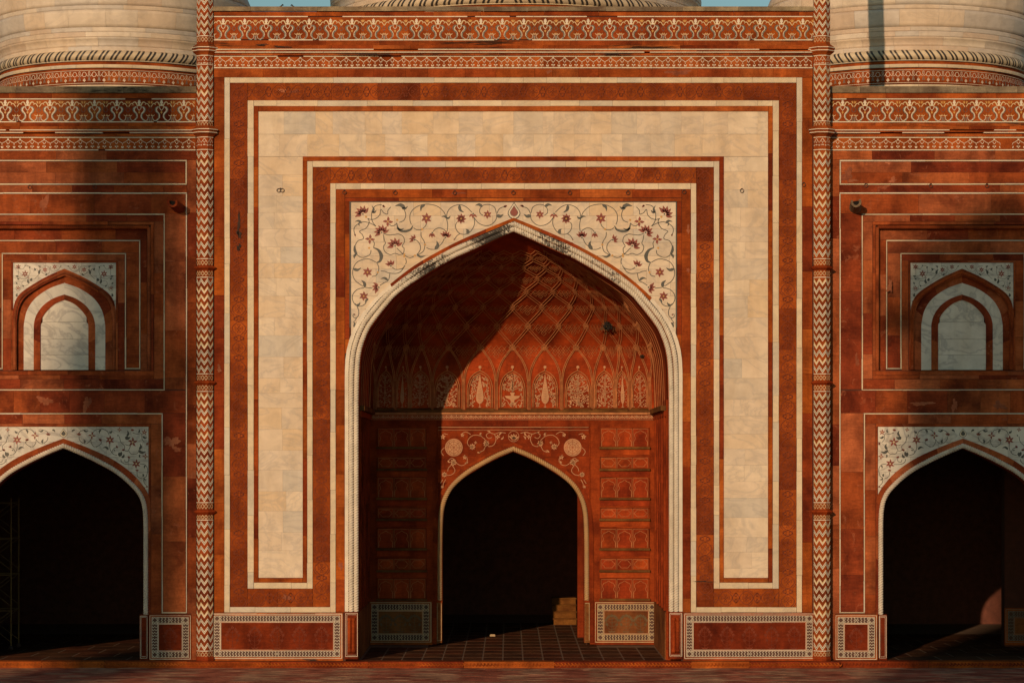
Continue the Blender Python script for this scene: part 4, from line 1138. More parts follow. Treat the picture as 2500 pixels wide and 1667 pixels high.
def wing(mir):
    left = not mir
    e = empty('mosque_wing', (P(155 if left else mx(155), 0, YW).x, YW, 0),
              'left red sandstone wall with a blind marble niche above a dark arch' if left else 'right red sandstone wall with a blind marble niche above a dark arch', 'wall')
    X = (lambda x: x) if left else mx
    mr = None if left else AX
    Y = YW
    ax = X(155); axn = X(157.5)
    W_IN, W_RO, W_RE = Arch(ax, WIN, 1499), Arch(ax, WRO, 1499), Arch(ax, WRE, 1499)
    xa, xb = sorted((X(-170), X(478)))
    def F(name, x0, x1, y0, y1, proud, m, lmin=70, lmax=160, course=None, vert=None, Yp=Y, **kw):
        fill(name, x0, x1, y0, y1, Yp, proud, m, e, lmin, lmax, course, vert, mirror=mr, **kw)
    # core with openings: lower arch
    def core(x0, x1, y0, y1, arch=None, Yp=Y, back=.6):
        a, b = sorted((X(x0), X(x1))); corecell(a, b, y0, y1, arch, Yp, e, back=back)
    core(-170, 482, 213, 528); core(-170, -62, 528, 1612); core(366, 482, 528, 1612); core(-62, 366, 905, 1040)
    core(-62, 366, 1040, 1262, W_RE); core(-62, 28, 528, 905, None, Y + .16, .44); core(287, 366, 528, 905, None, Y + .16, .44); core(28, 287, 528, 772, Arch(axn, NA0, 903), Y + .16, .44)
    # parapet
    F('coping_block', -170, 480, 212, 228, .08, 'concrete', 60, 190)
    F('sandstone_block', -170, 480, 228.5, 241, .02, 'redtop', 60, 150)
    a, b = sorted((X(-170), X(478)))
    broken_line(241.2, a, b, Y, .024, 'white', e)
    F('frieze_slab', -170, 480, 244, 296.6, .014, ['redtop', 'red'], 90, 190)
    broken_line(297, a, b, Y, .024, 'white', e, 2.4, .2)
    F('sandstone_block', -170, 480, 299.6, 309, .03, 'cornice', 60, 160); F('cornice_block', -170, 480, 309.3, 318, .10, 'cornice', 60, 160)
    broken_line(318.2, a, b, Y, .15, 'white', e, 2.1, .18); F('cornice_block', -170, 480, 320.6, 324.4, .14, 'redtop', 60, 160)
    broken_line(324.6, a, b, Y, .15, 'white', e, 2.1, .18); F('cornice_block', -170, 480, 327, 334.6, .06, 'cornice', 60, 160)
    broken_line(335, a, b, Y, .024, 'white', e, 2.4, .02)
    F('frieze_slab', -170, 480, 337.6, 365.2, .014, 'redtop', 90, 190)
    broken_line(365.4, a, b, Y, .024, 'white', e, 2.4, .02)
    fm2 = frieze_motif(Y, .016); sm2 = small_motif(Y, .016, 14.7)
    for i in range(12): link('floral_inlay', fm2, e, P(X(449 - 54.5 * i), 240, Y))
    for i in range(22):
      if R.random() > .06: link('lily_inlay', sm2, e, P(X(461 - 29.4 * i), 339.4, Y))
    # upper red field and its line frames
    F('sandstone_block', -170, 480, 368.2, 390.6, .010, 'wing', 90, 220)
    F('sandstone_block', 457, 479, 391, 1497, .008, 'wing', 80, 170, vert=True)
    F('marble_strip', -170, 456.4, 391, 394.4, .02, 'frame', 60, 150, vert=False)
    F('marble_strip', 452.8, 456.4, 394.6, 448, .02, 'frame', 60, 150, vert=True)
    F('marble_strip', -170, 456.4, 448.2, 451.8, .02, 'frame', 60, 150, vert=False)
    F('sandstone_block', -170, 452.4, 394.8, 447.8, .006, 'wing', 120, 200, 27, vert=False)
    F('sandstone_block', -170, 456.4, 452.2, 470, .008, 'wing', 90, 170, vert=False)
    F('marble_strip', -170, 456.4, 470.4, 473.4, .02, 'white', 60, 150, vert=False)
    F('marble_strip', 454.0, 456.6, 473.6, 1496, .02, 'white', 60, 170, vert=True)
    F('sandstone_block', -170, 453.6, 473.8, 521.6, .006, 'wing', 110, 190, vert=False)
    F('sandstone_block', 402.8, 453.6, 522, 950, .006, 'wing', 70, 120, vert=True)
    F('marble_strip', -94, 402.4, 522, 525, .02, 'frame', 60, 150, vert=False)
    F('marble_strip', 399.6, 402.4, 525.2, 950, .02, 'frame', 60, 150, vert=True)
    F('marble_strip', -94, 402.4, 950.2, 953, .02, 'frame', 60, 150, vert=False)
    F('sandstone_block', -94, 399.2, 525.4, 541, .006, 'wing', 90, 170, vert=False)
    F('moulding', -60, 376, 541.4, 549, .03, 'wing', 110, 190, vert=False)
    F('sandstone_block', 376, 399.2, 541.4, 925, .006, 'wing', 80, 140, vert=True)
    F('moulding', 368.6, 375.6, 549.4, 905, .03, 'wing', 110, 190, vert=True)
    F('sandstone_block', -60, 399.2, 926, 949.8, .006, 'wing', 70, 130, vert=False)
    F('moulding', -60, 375.6, 905.4, 925.6, .02, 'wing', 90, 150, 9, vert=False)
    path = [(X(-58), 905), (X(-58), 555), (X(364), 555), (X(364), 905)]
    rope('twisted_moulding', path[1:3], 4.6, 5, 'wing', Y, e); rope('twisted_moulding', path[2:4], 4.6, 5, 'wing', Y, e)
    YR = Y + .16
    F('sandstone_block', -54, 359, 560, 585.6, .0, 'wing', 70, 150, vert=False, Yp=YR)
    F('sandstone_block', 343, 359, 586, 904.6, .0, 'wing', 70, 150, vert=True, Yp=YR)
    F('sandstone_block', -54, -28.4, 586, 904.6, .0, 'wing', 70, 150, vert=True, Yp=YR)
    F('marble_strip', -28, 342.6, 586, 589, .014, 'frame', 60, 150, vert=False, Yp=YR)
    for q0, q1 in ((339.8, 342.6), (-28, -25.2)): F('marble_strip', q0, q1, 589.2, 901, .014, 'frame', 60, 150, vert=True, Yp=YR)
    F('sandstone_block', -24.8, 339.4, 589.4, 617.4, .0, 'wing', 90, 170, vert=False, Yp=YR)
    F('sandstone_block', 308.2, 339.4, 617.8, 898, .0, 'wing', 90, 170, vert=True, Yp=YR)
    F('sandstone_block', -24.8, 3.6, 617.8, 898, .0, 'wing', 90, 170, vert=True, Yp=YR)
    F('marble_strip', 4, 307.8, 617.8, 620.6, .014, 'frame', 60, 150, vert=False, Yp=YR)
    for q0, q1 in ((305, 307.8), (4, 6.8)): F('marble_strip', q0, q1, 620.8, 901, .014, 'frame', 60, 150, vert=True, Yp=YR)
    for q0, q1 in ((308, 339.6), (-25, 4)): F('marble_strip', q0, q1, 898.4, 901, .014, 'frame', 90, 150, vert=False, Yp=YR)
    F('sandstone_block', 7.2, 304.6, 621, 636, .0, 'wing', 80, 150, vert=False, Yp=YR)
    for q0, q1 in ((288, 304.6), (7.2, 27)): F('sandstone_block', q0, q1, 636.4, 904, .0, 'wing', 80, 150, vert=True, Yp=YR)
    F('moulding', 27.4, 287.6, 636.4, 641.2, .02, 'wing', 80, 150, vert=False, Yp=YR)
    for q0, q1 in ((283.4, 287.6), (27.4, 31.6)): F('moulding', q0, q1, 641.4, 904, .02, 'wing', 80, 150, vert=True, Yp=YR)
    # blind niche
    A0, A1, A2, A3, A4 = (Arch(axn, q, 903) for q in (NA0, NA1, NA2, NA3, NA4))
    x0, x1 = sorted((X(32), X(283)))
    arch_cells('spandrel_slab', A0, x0, x1, 641.6, 766, YR, -.008, 'greymarble', e, 32, 60, 90, step=2)
    arch_band('arch_stone', A1, A0, YR, .02, 'wing', e, 10, .05)
    rope('twisted_moulding', lerp_arch(A1, A0, .45), 3.6, 4.6, 'wing', YR, e, out=.02)
    YN = YR + .10
    arch_band('arch_stone', A2, A1, YN, .0, 'wing', e, 8, .06)
    arch_band('marble_voussoir', A3, A2, YN, .01, 'greymarble', e, 6, .06)
    arch_band('arch_stone', A4, A3, YN, .02, 'wing', e, 6, .06)
    link('niche_backing', strip_mesh('niche_backing', [(axn - 130, 650), (axn + 130, 650)], [(axn - 130, 904), (axn + 130, 904)], YN + .055, YN + .12, 'joint', YN), e)
    y = 732; 
    for y2 in (786, 828, 866, 903):
        # courses of marble clipped to the niche arch
        T_ = []; B_ = []
        for i in range(25):
            xx = axn - 58.5 + 117 * i / 24; ay = A4.y(xx) or (800 if abs(xx - axn) >= 58.4 else 732)
            if abs(xx - axn) >= A4.mx - .01: ay = 792
            t0 = max(y + .3, ay)
            if t0 < y2 - .3: T_.append((xx, t0)); B_.append((xx, y2 - .3))
        link('marble_slab', strip_mesh('marble_slab', T_, B_, YN + .01, YN + .06, 'greymarble', YN), e)
        y = y2
    # middle band, line frame of the lower arch
    F('sandstone_block', -170, 453.6, 953.4, 1007.6, .006, 'wing', 60, 110, 54, vert=False)
    F('marble_strip', -86, 397.4, 1008, 1011, .02, 'frame', 60, 150, vert=False)
    F('marble_strip', 394.6, 397.4, 1011.2, 1493, .02, 'frame', 60, 150, vert=True)
    F('marble_strip', 394.6, 454, 1493.2, 1496, .02, 'frame', 90, 150, vert=False)
    F('sandstone_block', 397.8, 453.6, 1008, 1492.8, .004, 'wing', 110, 190, vert=True)
    F('sandstone_block', -86, 394.2, 1011.4, 1034, .006, 'wing', 90, 150, vert=False)
    F('moulding', -56, 368, 1034.4, 1041, .02, 'wing', 90, 180, vert=False)
    F('sandstone_block', 368.4, 394.2, 1034.4, 1497, .006, 'wing', 110, 180, vert=True)
    x0, x1 = sorted((X(-52), X(362.4)))
    arch_cells('spandrel_slab', W_RE, x0, x1, 1041.4, 1226, Y, -.004, 'greymarble', e, 36, 60, 90, step=2)
    F('moulding', 362.8, 368, 1041.4, 1497, .012, 'wing', 110, 180, vert=True)
    arch_band('arch_stone', W_RO, W_RE, Y, .02, 'wing', e, 16, .3)
    tag(rope('rope_moulding', [p_ for p_ in [((a[0] + b[0]) / 2, (a[1] + b[1]) / 2) for a, b in zip(W_IN.full(60), W_RO.full(60))]], 6.2, 6.2, 'ropeclean', Y, e, out=.0))
    link('arch_soffit', strip_mesh('arch_soffit', W_RO.full(60), W_IN.full(60), Y + .005, Y + .7, 'door', Y), e)
    # jamb block and small dado
    a, b = sorted((X(341), X(361)))
    piece('jamb_base', a, b, 1499.5, 1612, Y, .02, 'dadocentre', e, .7)
    ring4('marble_strip', a + 1, b - 1, 1502, 1606, 1.4, Y, .026, 'white', e, 200, 300)
    ring4('marble_strip', a + 4, b - 4, 1505, 1602, 1.0, Y, .026, 'white', e, 200, 300)
    a, b = sorted((X(364.5), X(467)))
    dado(a, b, 1500, 1609, Y, e, plants=1, cm='dadocentre')
    F('sandstone_block', 467, 480, 1497, 1612, .006, 'wing', 110, 180, vert=True)
    # floral inlay of the lower spandrel, traced on the right half of the left wing
    V = [[(1300, 400), (1370, 350), (1365, 310)], [(1230, 290), (1235, 340), (1270, 390), (1320, 385)], [(1070, 260), (1075, 300), (1130, 350), (1190, 340), (1230, 290)], [(1065, 210), (1090, 180), (1160, 158), (1190, 160)],
         [(1250, 215), (1290, 165), (1380, 150), (1450, 180), (1480, 235)], [(1490, 340), (1490, 420), (1530, 490), (1590, 510)], [(1515, 470), (1540, 420), (1590, 400)],
         [(1620, 250), (1640, 330), (1690, 380), (1690, 440), (1740, 450)], [(1700, 360), (1750, 375), (1790, 340)], [(1750, 450), (1780, 490), (1850, 490), (1880, 460)], [(1740, 450), (1760, 410), (1770, 380)],
         [(1800, 200), (1860, 220), (1920, 215), (1930, 290), (1960, 330)], [(1640, 560), (1650, 600), (1700, 630), (1800, 635)], [(1690, 570), (1700, 600), (1740, 595), (1750, 560)],
         [(1900, 625), (1970, 640), (2005, 700), (1990, 790), (1950, 820)], [(1860, 740), (1870, 800), (1930, 830)], [(1950, 840), (1960, 890), (1990, 920)]]
    LV = [((1010, 165), (970, 195), 26), ((1130, 165), (1200, 170), 24), ((1140, 345), (1125, 290), 30), ((1370, 160), (1350, 215), 28), ((1480, 200), (1520, 170), 28), ((1470, 430), (1390, 410), 30), ((1540, 440), (1560, 430), 20),
          ((1880, 200), (1885, 150), 24), ((1940, 250), (2000, 265), 28), ((1700, 260), (1770, 260), 50), ((1720, 250), (1725, 170), 30), ((1880, 440), (1985, 455), 40), ((1890, 430), (1900, 350), 36), ((1975, 650), (1965, 690), 20),
          ((1940, 800), (1935, 760), 26), ((1950, 820), (2000, 840), 18), ((1600, 500), (1650, 460), 60), ((1650, 540), (1680, 490), 34), ((1600, 250), (1590, 230), 18), ((1900, 500), (1910, 545), 22)]
    ST = [((1490, 300), 62, 6), ((1850, 625), 62, 6), ((1245, 240), 52, 4), ((1800, 330), 66, 5), ((1620, 160), 32, 4), ((1960, 195), 40, 5), ((1975, 525), 40, 4)]
    TU = [((1065, 240), 44, -90, 100), ((1350, 315), 40, -70, 80), ((1575, 405), 34, -50, 80), ((1795, 180), 36, -90, 90), ((1740, 550), 34, -60, 80), ((1860, 730), 34, -90, 90), ((1680, 450), 36, -120, 80), ((1985, 350), 34, 10, 80), ((1995, 925), 26, 80, 70)]
    for s in (1, -1):
        T = lambda p: (ax + s * ((p[0] - 855) / 5.6), 1020 + p[1] / 5.6)
        k = Ink(['slate'])
        for v in V: k.stroke([T(p) for p in v], 1.35, 'slate', 4)
        link('inlaid_vine', k.build('inlaid_vine', plane_fn(Y, -.004), .004, False), e)
        k = Ink(['slate'])
        for a, b, wd in LV: k.leaf(T(a), T(b), wd / 5.6, 'slate', .25 * s)
        link('inlaid_leaf', k.build('inlaid_leaf', plane_fn(Y, -.004), .005, False), e)
        for c, r, n in ST:
            k = Ink(['crimson', 'cream']); k.star(T(c), r / 5.6 * 1.05, n, 'crimson', 'cream', .42); link('inlaid_flower', k.build('inlaid_flower', plane_fn(Y, -.004), .006, False), e)
        for c, r, rot, span in TU:
            k = Ink(['crimson']); k.star(T(c), r / 5.6, 4, 'crimson', None, .4, rot if s == 1 else 180 - rot, span, .1); link('inlaid_flower', k.build('inlaid_flower', plane_fn(Y, -.004), .006, False), e)
        # niche spandrel
        T2 = lambda p: (axn + s * ((p[0] - 755) / 4.7525), 600 + p[1] / 4.7525)
        k = Ink(['slate', 'crimson', 'cream'])
        for v in ([(800, 235), (830, 280), (880, 298), (915, 275), (920, 235)], [(1000, 230), (940, 245), (925, 290), (950, 330), (990, 330), (1020, 300)], [(1035, 235), (1050, 300), (1060, 340), (1105, 385)], [(1060, 290), (1080, 265), (1115, 300)],
                  [(1130, 400), (1170, 400)], [(1160, 260), (1155, 310), (1190, 370), (1250, 385), (1300, 350)], [(1160, 240), (1205, 230), (1240, 270), (1285, 265)], [(1290, 280), (1290, 340)], [(1170, 440), (1210, 465), (1250, 450), (1240, 410), (1200, 410)], [(1260, 460), (1265, 505), (1300, 525), (1320, 490), (1300, 455)]):
            k.stroke([T2(p) for p in v], .75, 'slate', 3)
        for a, b, wd in (((1030, 240), (1060, 228), 16), ((1050, 330), (1025, 275), 26), ((1085, 280), (1105, 255), 22), ((960, 320), (985, 345), 16), ((800, 245), (790, 232), 14), ((1160, 260), (1150, 240), 16), ((1210, 235), (1210, 222), 14), ((1290, 350), (1325, 345), 20),
                         ((1280, 385), (1305, 370), 20), ((1140, 410), (1130, 375), 30), ((1165, 435), (1175, 380), 26), ((1245, 460), (1230, 480), 16), ((1300, 440), (1318, 420), 18), ((1305, 590), (1300, 550), 26), ((1280, 260), (1290, 235), 14)):
            k.leaf(T2(a), T2(b), wd / 4.75, 'slate', .2 * s)
        for c, r, n in (((870, 245), 30, 6), ((982, 278), 32, 6), ((1213, 325), 42, 6), ((1293, 245), 34, 6), ((1293, 490), 28, 5), ((1175, 370), 14, 4)): k.star(T2(c), r / 4.75, n, 'crimson', None, .4)
        link('floral_inlay', k.build('floral_inlay', plane_fn(YR, -.008), .004, False), e)
    medallion(ax, 1057, 9.5, 10.5, Y, -.004, e, ('grey', 'x', 'slate'))
    # roof deck behind the parapet
    a, b = sorted((P(X(-600), 0, Y).x, P(X(500), 0, Y).x))
    box('roof_deck', a, b, Y + .5, 25, 16.6, 16.9, 'joint', e)
    a, b = sorted((P(X(-600), 0, Y).x, P(X(-165), 0, Y).x))
    box('end_wall', a, b, Y, Y + .7, 0, 17.4, 'wing', e)
    return e
wing(False); wing(True)
box('portal_roof', -9.2, 9.2, .45, 25, 18.6, 18.9, 'joint', por)
box('portal_flank', -9.2, -8.9, .45, 25, 0, 18.9, 'joint', por); box('portal_flank', 8.9, 9.2, .45, 25, 0, 18.9, 'joint', por)

# ------------------------------------------------------------------ engaged columns
def column(cxp, label):
    c0 = P(cxp, 0, 0); CY = .02
    e = empty('engaged_column', (c0.x, CY, 0), label, 'column', 'zigzag columns flanking the gateway')
    ri = .247; ro = ri / math.cos(math.pi / 8); k = 1 / 80.0
    zt = 24.0
    me = lathe('shaft', [(ro, -.0), (ro, zt)], 'redtop', 8, smooth=False, rot=math.pi / 8)
    link('shaft', me, e, (c0.x, CY, 0))
    def facet(u, z, off):
        """u: facet coordinate, each unit one facet, 0 = middle of the front"""
        f = math.floor(u + .5); t = u - f; a = f * math.pi / 4; hw = ri * math.tan(math.pi / 8)
        x = 2 * t * hw; y = -(ri + off)
        return (x * math.cos(a) - y * math.sin(a), x * math.sin(a) + y * math.cos(a), z)
    def chev(c1, c2, c3):
        vs = []; fs = []; mi = []; mats = ['white', 'slate', 'grey', 'cream']
        amp = .15; fr = [-1, 0, 1]
        for lo, hi, c in ((0, .034, c1), (.034, .060, c2), (.060, .098, c3)):
            for f in (-2, -1, 0, 1, 2):
                for (u0, v0, u1, v1) in ((-.4999, amp, 0, 0), (0, 0, .4999, amp)):
                    o = len(vs)
                    for u, z in ((u0, v0 - hi), (u1, v1 - hi), (u1, v1 - lo), (u0, v0 - lo)):
                        vs.append(facet(f + u, z, .004))
                    for u, z in ((u0, v0 - hi), (u1, v1 - hi), (u1, v1 - lo), (u0, v0 - lo)):
                        vs.append(facet(f + u, z, -.002))
                    fs += [(o, o + 1, o + 2, o + 3), (o + 4, o + 5, o + 1, o), (o + 3, o + 2, o + 6, o + 7)]; mi += [mats.index(c)] * 3
        return mesh('chevron', vs, fs, [M[m_] for m_ in mats], mi)
    CH = [chev('white', 'slate', 'white'), chev('white', 'slate', 'white'), chev('white', 'grey', 'cream'), chev('cream', 'cream', 'white'), chev('white', 'grey', 'white')]
    def zz(y): return 6.1 + (1124 - y) / 80.0
    for y0, y1 in ((-60, 88), (162, 296), (369, 629), (679, 910), (957, 1223), (1270, 1585)):
        n = max(1, round((y1 - y0) / 19.3)); st = (y1 - y0) / n
        for i in range(n): link('chevron', R.choice(CH), e, (c0.x, CY, zz(y0 + st * i + 13)))
    def band(y0, y1):
        vs = []; fs = []
        h = (y1 - y0) / 80.0; zb = zz(y1)
        kk = []
        for f in (-2, -1, 0, 1, 2):
            for q in (-.25, .25):
                for (a, b) in (((-.25, .5), (0, 0)), ((0, 0), (.25, .5)), ((-.25, .5), (0, 1)), ((0, 1), (.25, .5))):
                    kk.append((f + q + a[0] * .98, a[1], f + q + b[0] * .98, b[1]))
        for (u0, v0, u1, v1) in kk:
            o = len(vs); t = .011
            for u, v in ((u0, v0 * h - t), (u1, v1 * h - t), (u1, v1 * h + t), (u0, v0 * h + t)): vs.append(facet(u * .9999, zb + v, .004))
            fs.append((o, o + 1, o + 2, o + 3))
        link('diamond_band', mesh('diamond_band', vs, fs, M['cream']), e, (c0.x, CY, 0))
    def ringline(y, t=2.0):
        link('marble_band', lathe('marble_band', [(ro, 0), (ro + .008, 0), (ro + .008, t / 80), (ro, t / 80)], 'white', 8, smooth=False, rot=math.pi / 8), e, (c0.x, CY, zz(y + t)))
    for y0, y1 in ((94, 105), (300, 313), (637, 648), (663, 674), (917, 928), (941, 952), (1229, 1241), (1257, 1266), (1590, 1602)): band(y0, y1)
    for y in (90, 159.5, 297, 366.5, 632, 677, 912, 954.5, 1225, 1267.5, 1586, 137.6, 336): ringline(y)
    for y, hgt, big in ((655, 8, .10), (934.5, 8, .10), (1249, 9, .10), (1607, 12, .03)):
        h = hgt / 80
        link('collar', lathe('collar', [(ro, -h * .7), (ro + big * .6, -h * .3), (ro + big, 0), (ro + big * .7, h * .35), (ro, h * .6)], 'door', 8, smooth=False, rot=math.pi / 8), e, (c0.x, CY, zz(y)))
    for yc in (122, 321):
        pr = [(ro, -.20), (ro + .06, -.13), (ro + .12, -.09), (ro + .13, -.02), (ro + .16, 0), (ro + .13, .03), (ro + .13, .06), (ro + .05, .12), (ro, .16)]
        link('cornice_collar', lathe('cornice_collar', pr, 'cornice', 8, smooth=False, rot=math.pi / 8), e, (c0.x, CY, zz(yc)))
        for dz in (-.075, .015):
            link('marble_band', lathe('marble_band', [(ro + .13, 0), (ro + .145 + (.02 if dz > 0 else 0), .004), (ro + .145 + (.02 if dz > 0 else 0), .026), (ro + .13, .03)], 'white', 8, smooth=False, rot=math.pi / 8), e, (c0.x, CY, zz(yc) + dz))
    # lily band under the cornice collars
    for yy in (139, 338):
        kx = Ink(['white', 'slate'])
        hw = 2 * ri * math.tan(math.pi / 8) * 80
        for f in (-2, -1, 0, 1, 2):
            for s in (-1, 1):
                T = lambda pts: [(f + s * x / hw * .96, y) for x, y in pts]
                kx.items.append(('s', T([(0, 1.2), (4, 6), (8, 12)]), T([(0, 2.6), (3.5, 7.2), (8, 13.4)]), 0))
                kx.items.append(('s', T([(3.4, 7), (0, 12)]), T([(3.2, 8.6), (0, 13.6)]), 0))
                kx.items.append(('p', T([(.3, 16), (3, 16.5), (2, 19.5), (.6, 18.6)]), None, 0))
                kx.items.append(('p', T([(8, 18), (6.2, 16), (6.2, 19), (7.6, 21)]), None, 0))
        link('lily_band', kx.build('lily_band', lambda u, v, h: facet(u, zz(yy + v), .003), .002, False), e, (c0.x, CY, 0))
    return e
column(501, 'tall zigzag inlaid engaged column on the left side of the gateway')
column(mx(500), 'tall zigzag inlaid engaged column on the right side of the gateway')

# ------------------------------------------------------------------ domes
def dome(cx, cy, Rr, zr, sc, label, zbase, arc=100, lean=1):
    e = empty('dome', (cx, cy, zbase), label, 'dome')
    o3 = (cx, cy, 0)
    q = lambda d: zr + d * sc
    prof_low = [(Rr - .12, zbase), (Rr - .12, q(-1.16)), (Rr - .06, q(-.98)), (Rr - .02, q(-.17))]
    link('drum', lathe('drum', prof_low, 'redtop', 96), e, o3)
    body = [(Rr - .04, q(.10)), (Rr - .03, q(.30)), (Rr - .07, q(.33)), (Rr - .065, q(.42)), (Rr - .02, q(.53)), (Rr + .06, q(.61)), (Rr + .07, q(.80)), (Rr + .08, q(.94)), (Rr + .14, q(1.2)), (Rr + .18, q(1.6)), (Rr + .20, q(2.0)), (Rr + .15, q(2.4)), (Rr - .02, q(2.8)), (Rr - .5, q(3.6)), (Rr * .70, q(4.8)), (Rr * .42, q(5.8)), (Rr * .16, q(6.5)), (0.001, q(6.9))]
    link('dome_shell', lathe('dome_shell', body, 'domem', 96), e, o3)
    # pale bands of the drum
    for a, b, rr in ((-1.08, -.98, .02), (-.41, -.30, .05)):
        n = 16
        for i in range(n):
            a0 = rad(-arc + 2 * arc * i / n); a1 = rad(-arc + 2 * arc * (i + 1) / n) - .0015
            pr = [(Rr - .05, q(a)), (Rr + rr, q(a)), (Rr + rr + .01, q((a + b) / 2)), (Rr + rr, q(b)), (Rr - .05, q(b))]
            link('drum_band', lathe('drum_band', pr, 'frame', 4, a0, a1, smooth=False), e, o3)
    # frieze slabs
    n = 14
    for i in range(n):
        a0 = rad(-arc + 2 * arc * i / n); a1 = rad(-arc + 2 * arc * (i + 1) / n) - .001
        link('frieze_slab', lathe('frieze_slab', [(Rr - .06, q(-.95)), (Rr - .01, q(-.95)), (Rr - .01, q(-.54)), (Rr - .06, q(-.54))], 'redtop', 5, a0, a1, smooth=True), e, o3)
    # lotus-and-hexagon frieze inlay
    pitch = .335 * sc; cnt = int(2 * math.pi * Rr / pitch); k = Ink(['white', 'grey']); s_ = 80.0 / sc
    U = lambda pts: [(x / 80.0 * sc, y / 80.0 * sc) for x, y in pts]
    k.stroke(U([(-6, -14), (-4, -9), (0, -7.5), (4, -9), (6, -14), (4, -18), (2, -20), (-2, -20), (-4, -18)]), 1.3 / 80 * sc, 'white', 0, True)
    k.stroke(U([(-13, -10), (-10, -9), (-6, -13)]), 1.2 / 80 * sc, 'white', 0); k.stroke(U([(13, -10), (10, -9), (6, -13)]), 1.2 / 80 * sc, 'white', 0)
    k.stroke(U([(-13.4, -22), (-11.6, -20), (-11.6, -14), (-13.4, -12)]), 1.1 / 80 * sc, 'white', 0); k.stroke(U([(13.4, -22), (11.6, -20), (11.6, -14), (13.4, -12)]), 1.1 / 80 * sc, 'white', 0)
    for s in (-1, 1):
        k.poly(U([(0, -4), (s * 1, -3), (s * 4.6, 3.5), (s * 1.4, 3)]), 'white'); k.poly(U([(s * 13.4, -9), (s * 12.5, -7), (s * 9.6, 3.5), (s * 12.6, 2.5)]), 'grey')
    k.poly(U([(0, 0), (1.6, 4), (0, 7), (-1.6, 4)]), 'white')
    k.stroke(U([(-13.4, -24.5), (13.4, -24.5)]), 1.1 / 80 * sc, 'white', 0); k.stroke(U([(-13.4, 9.5), (13.4, 9.5)]), 1.1 / 80 * sc, 'white', 0)
    def cyl(u, v, h):
        a = u / Rr; r = Rr - .008 + h; return (r * math.sin(a), -r * math.cos(a), q(-.80) - v)
    me = k.build('lotus_inlay', cyl, .002, False)
    for i in range(-cnt // 2, cnt // 2):
        a = 2 * math.pi * i / cnt
        if abs(a) < rad(arc - 5): link('lotus_inlay', me, e, o3, a)
    # striped torus
    rt = .17 * sc
    tor = [(Rr - .02 + rt * math.cos(t), q(0) + rt * math.sin(t)) for t in [rad(-95 + 190 * i / 12) for i in range(13)]]
    link('roll_moulding', lathe('roll_moulding', tor, 'frame', 120), e, o3)
    link('edging', lathe('edging', [(Rr - .02, q(-.185)), (Rr + .05, q(-.185)), (Rr + .05, q(-.155)), (Rr - .02, q(-.155))], 'frame', 96), e, o3)
    cnt = int(2 * math.pi * Rr / (.385 * sc)); SM = {}
    for ln in (-1, 1):
      vs = []; fs = []
      for u0 in (-.105 * sc, .035 * sc):
        b = len(vs)
        for j in range(11):
            t = rad(-85 + 170 * j / 10)
            for uu in (0, .073 * sc):
                u = u0 + uu + ln * .085 * sc * (math.sin(t) + .2 * math.sin(2 * t)); a = u / Rr; r = Rr - .02 + (rt + .004) * math.cos(t)
                vs.append((r * math.sin(a), -r * math.cos(a), q(0) + (rt + .004) * math.sin(t)))
        for j in range(10): fs.append((b + 2 * j, b + 2 * j + 1, b + 2 * j + 3, b + 2 * j + 2))
      SM[ln] = mesh('black_stripe', vs, fs, M['black'])
    for i in range(-cnt // 2, cnt // 2):
        a = 2 * math.pi * i / cnt
        if abs(a) < rad(arc - 5): link('black_stripe', SM[lean if lean else (1 if a < 0 else -1)], e, o3, a)
    # marble courses
    def rad_at(z):
        for (r0, z0), (r1, z1) in zip(body, body[1:]):
            if z0 <= z <= z1 and z1 > z0: return r0 + (r1 - r0) * (z - z0) / (z1 - z0)
        return Rr
    courses = [(.16, .318, 12), (.324, .607, 12), (.613, .787, 14), (.793, .937, 11), (.943, 1.517, 13), (1.523, 1.657, 10), (1.663, 2.247, 12), (2.253, 2.6, 12), (2.606, 3.1, 11)]
    for z0, z1, n in courses:
        off = R.uniform(0, 10); edges = [-arc]
        st = 2 * arc / n
        while edges[-1] < arc: edges.append(edges[-1] + st * R.uniform(.6, 1.4))
        for a, b in zip(edges, edges[1:]):
            m_ = 5; pr = []
            for i in range(m_ + 1):
                z = q(z0) + (q(z1) - q(z0)) * i / m_; pr.append((rad_at(z) + .04 + R.uniform(-.001, .001), z))
            pr = [(pr[0][0] - .05, pr[0][1])] + pr + [(pr[-1][0] - .05, pr[-1][1])]
            link('marble_block', lathe('marble_block', pr, 'domem', 4, rad(a), rad(b) - .0012, smooth=True), e, o3)
    return e
sx_ = P(300, 0, 12.3).x
dome(sx_, 12.3, 4.30, 19.68, 1.0, 'cream marble dome with a striped roll moulding rising behind the left wall', 16.9)
dome(-.10 - sx_, 12.3, 4.42, 19.68, 1.0, 'cream marble dome with a striped roll moulding rising behind the right wall', 16.9, 100, -1)
dome(P(1258, 0, 14).x, 14, 6.55, 21.52, 1.15, 'largest marble dome, its striped roll showing above the gateway parapet', 18.9, 80, 0)

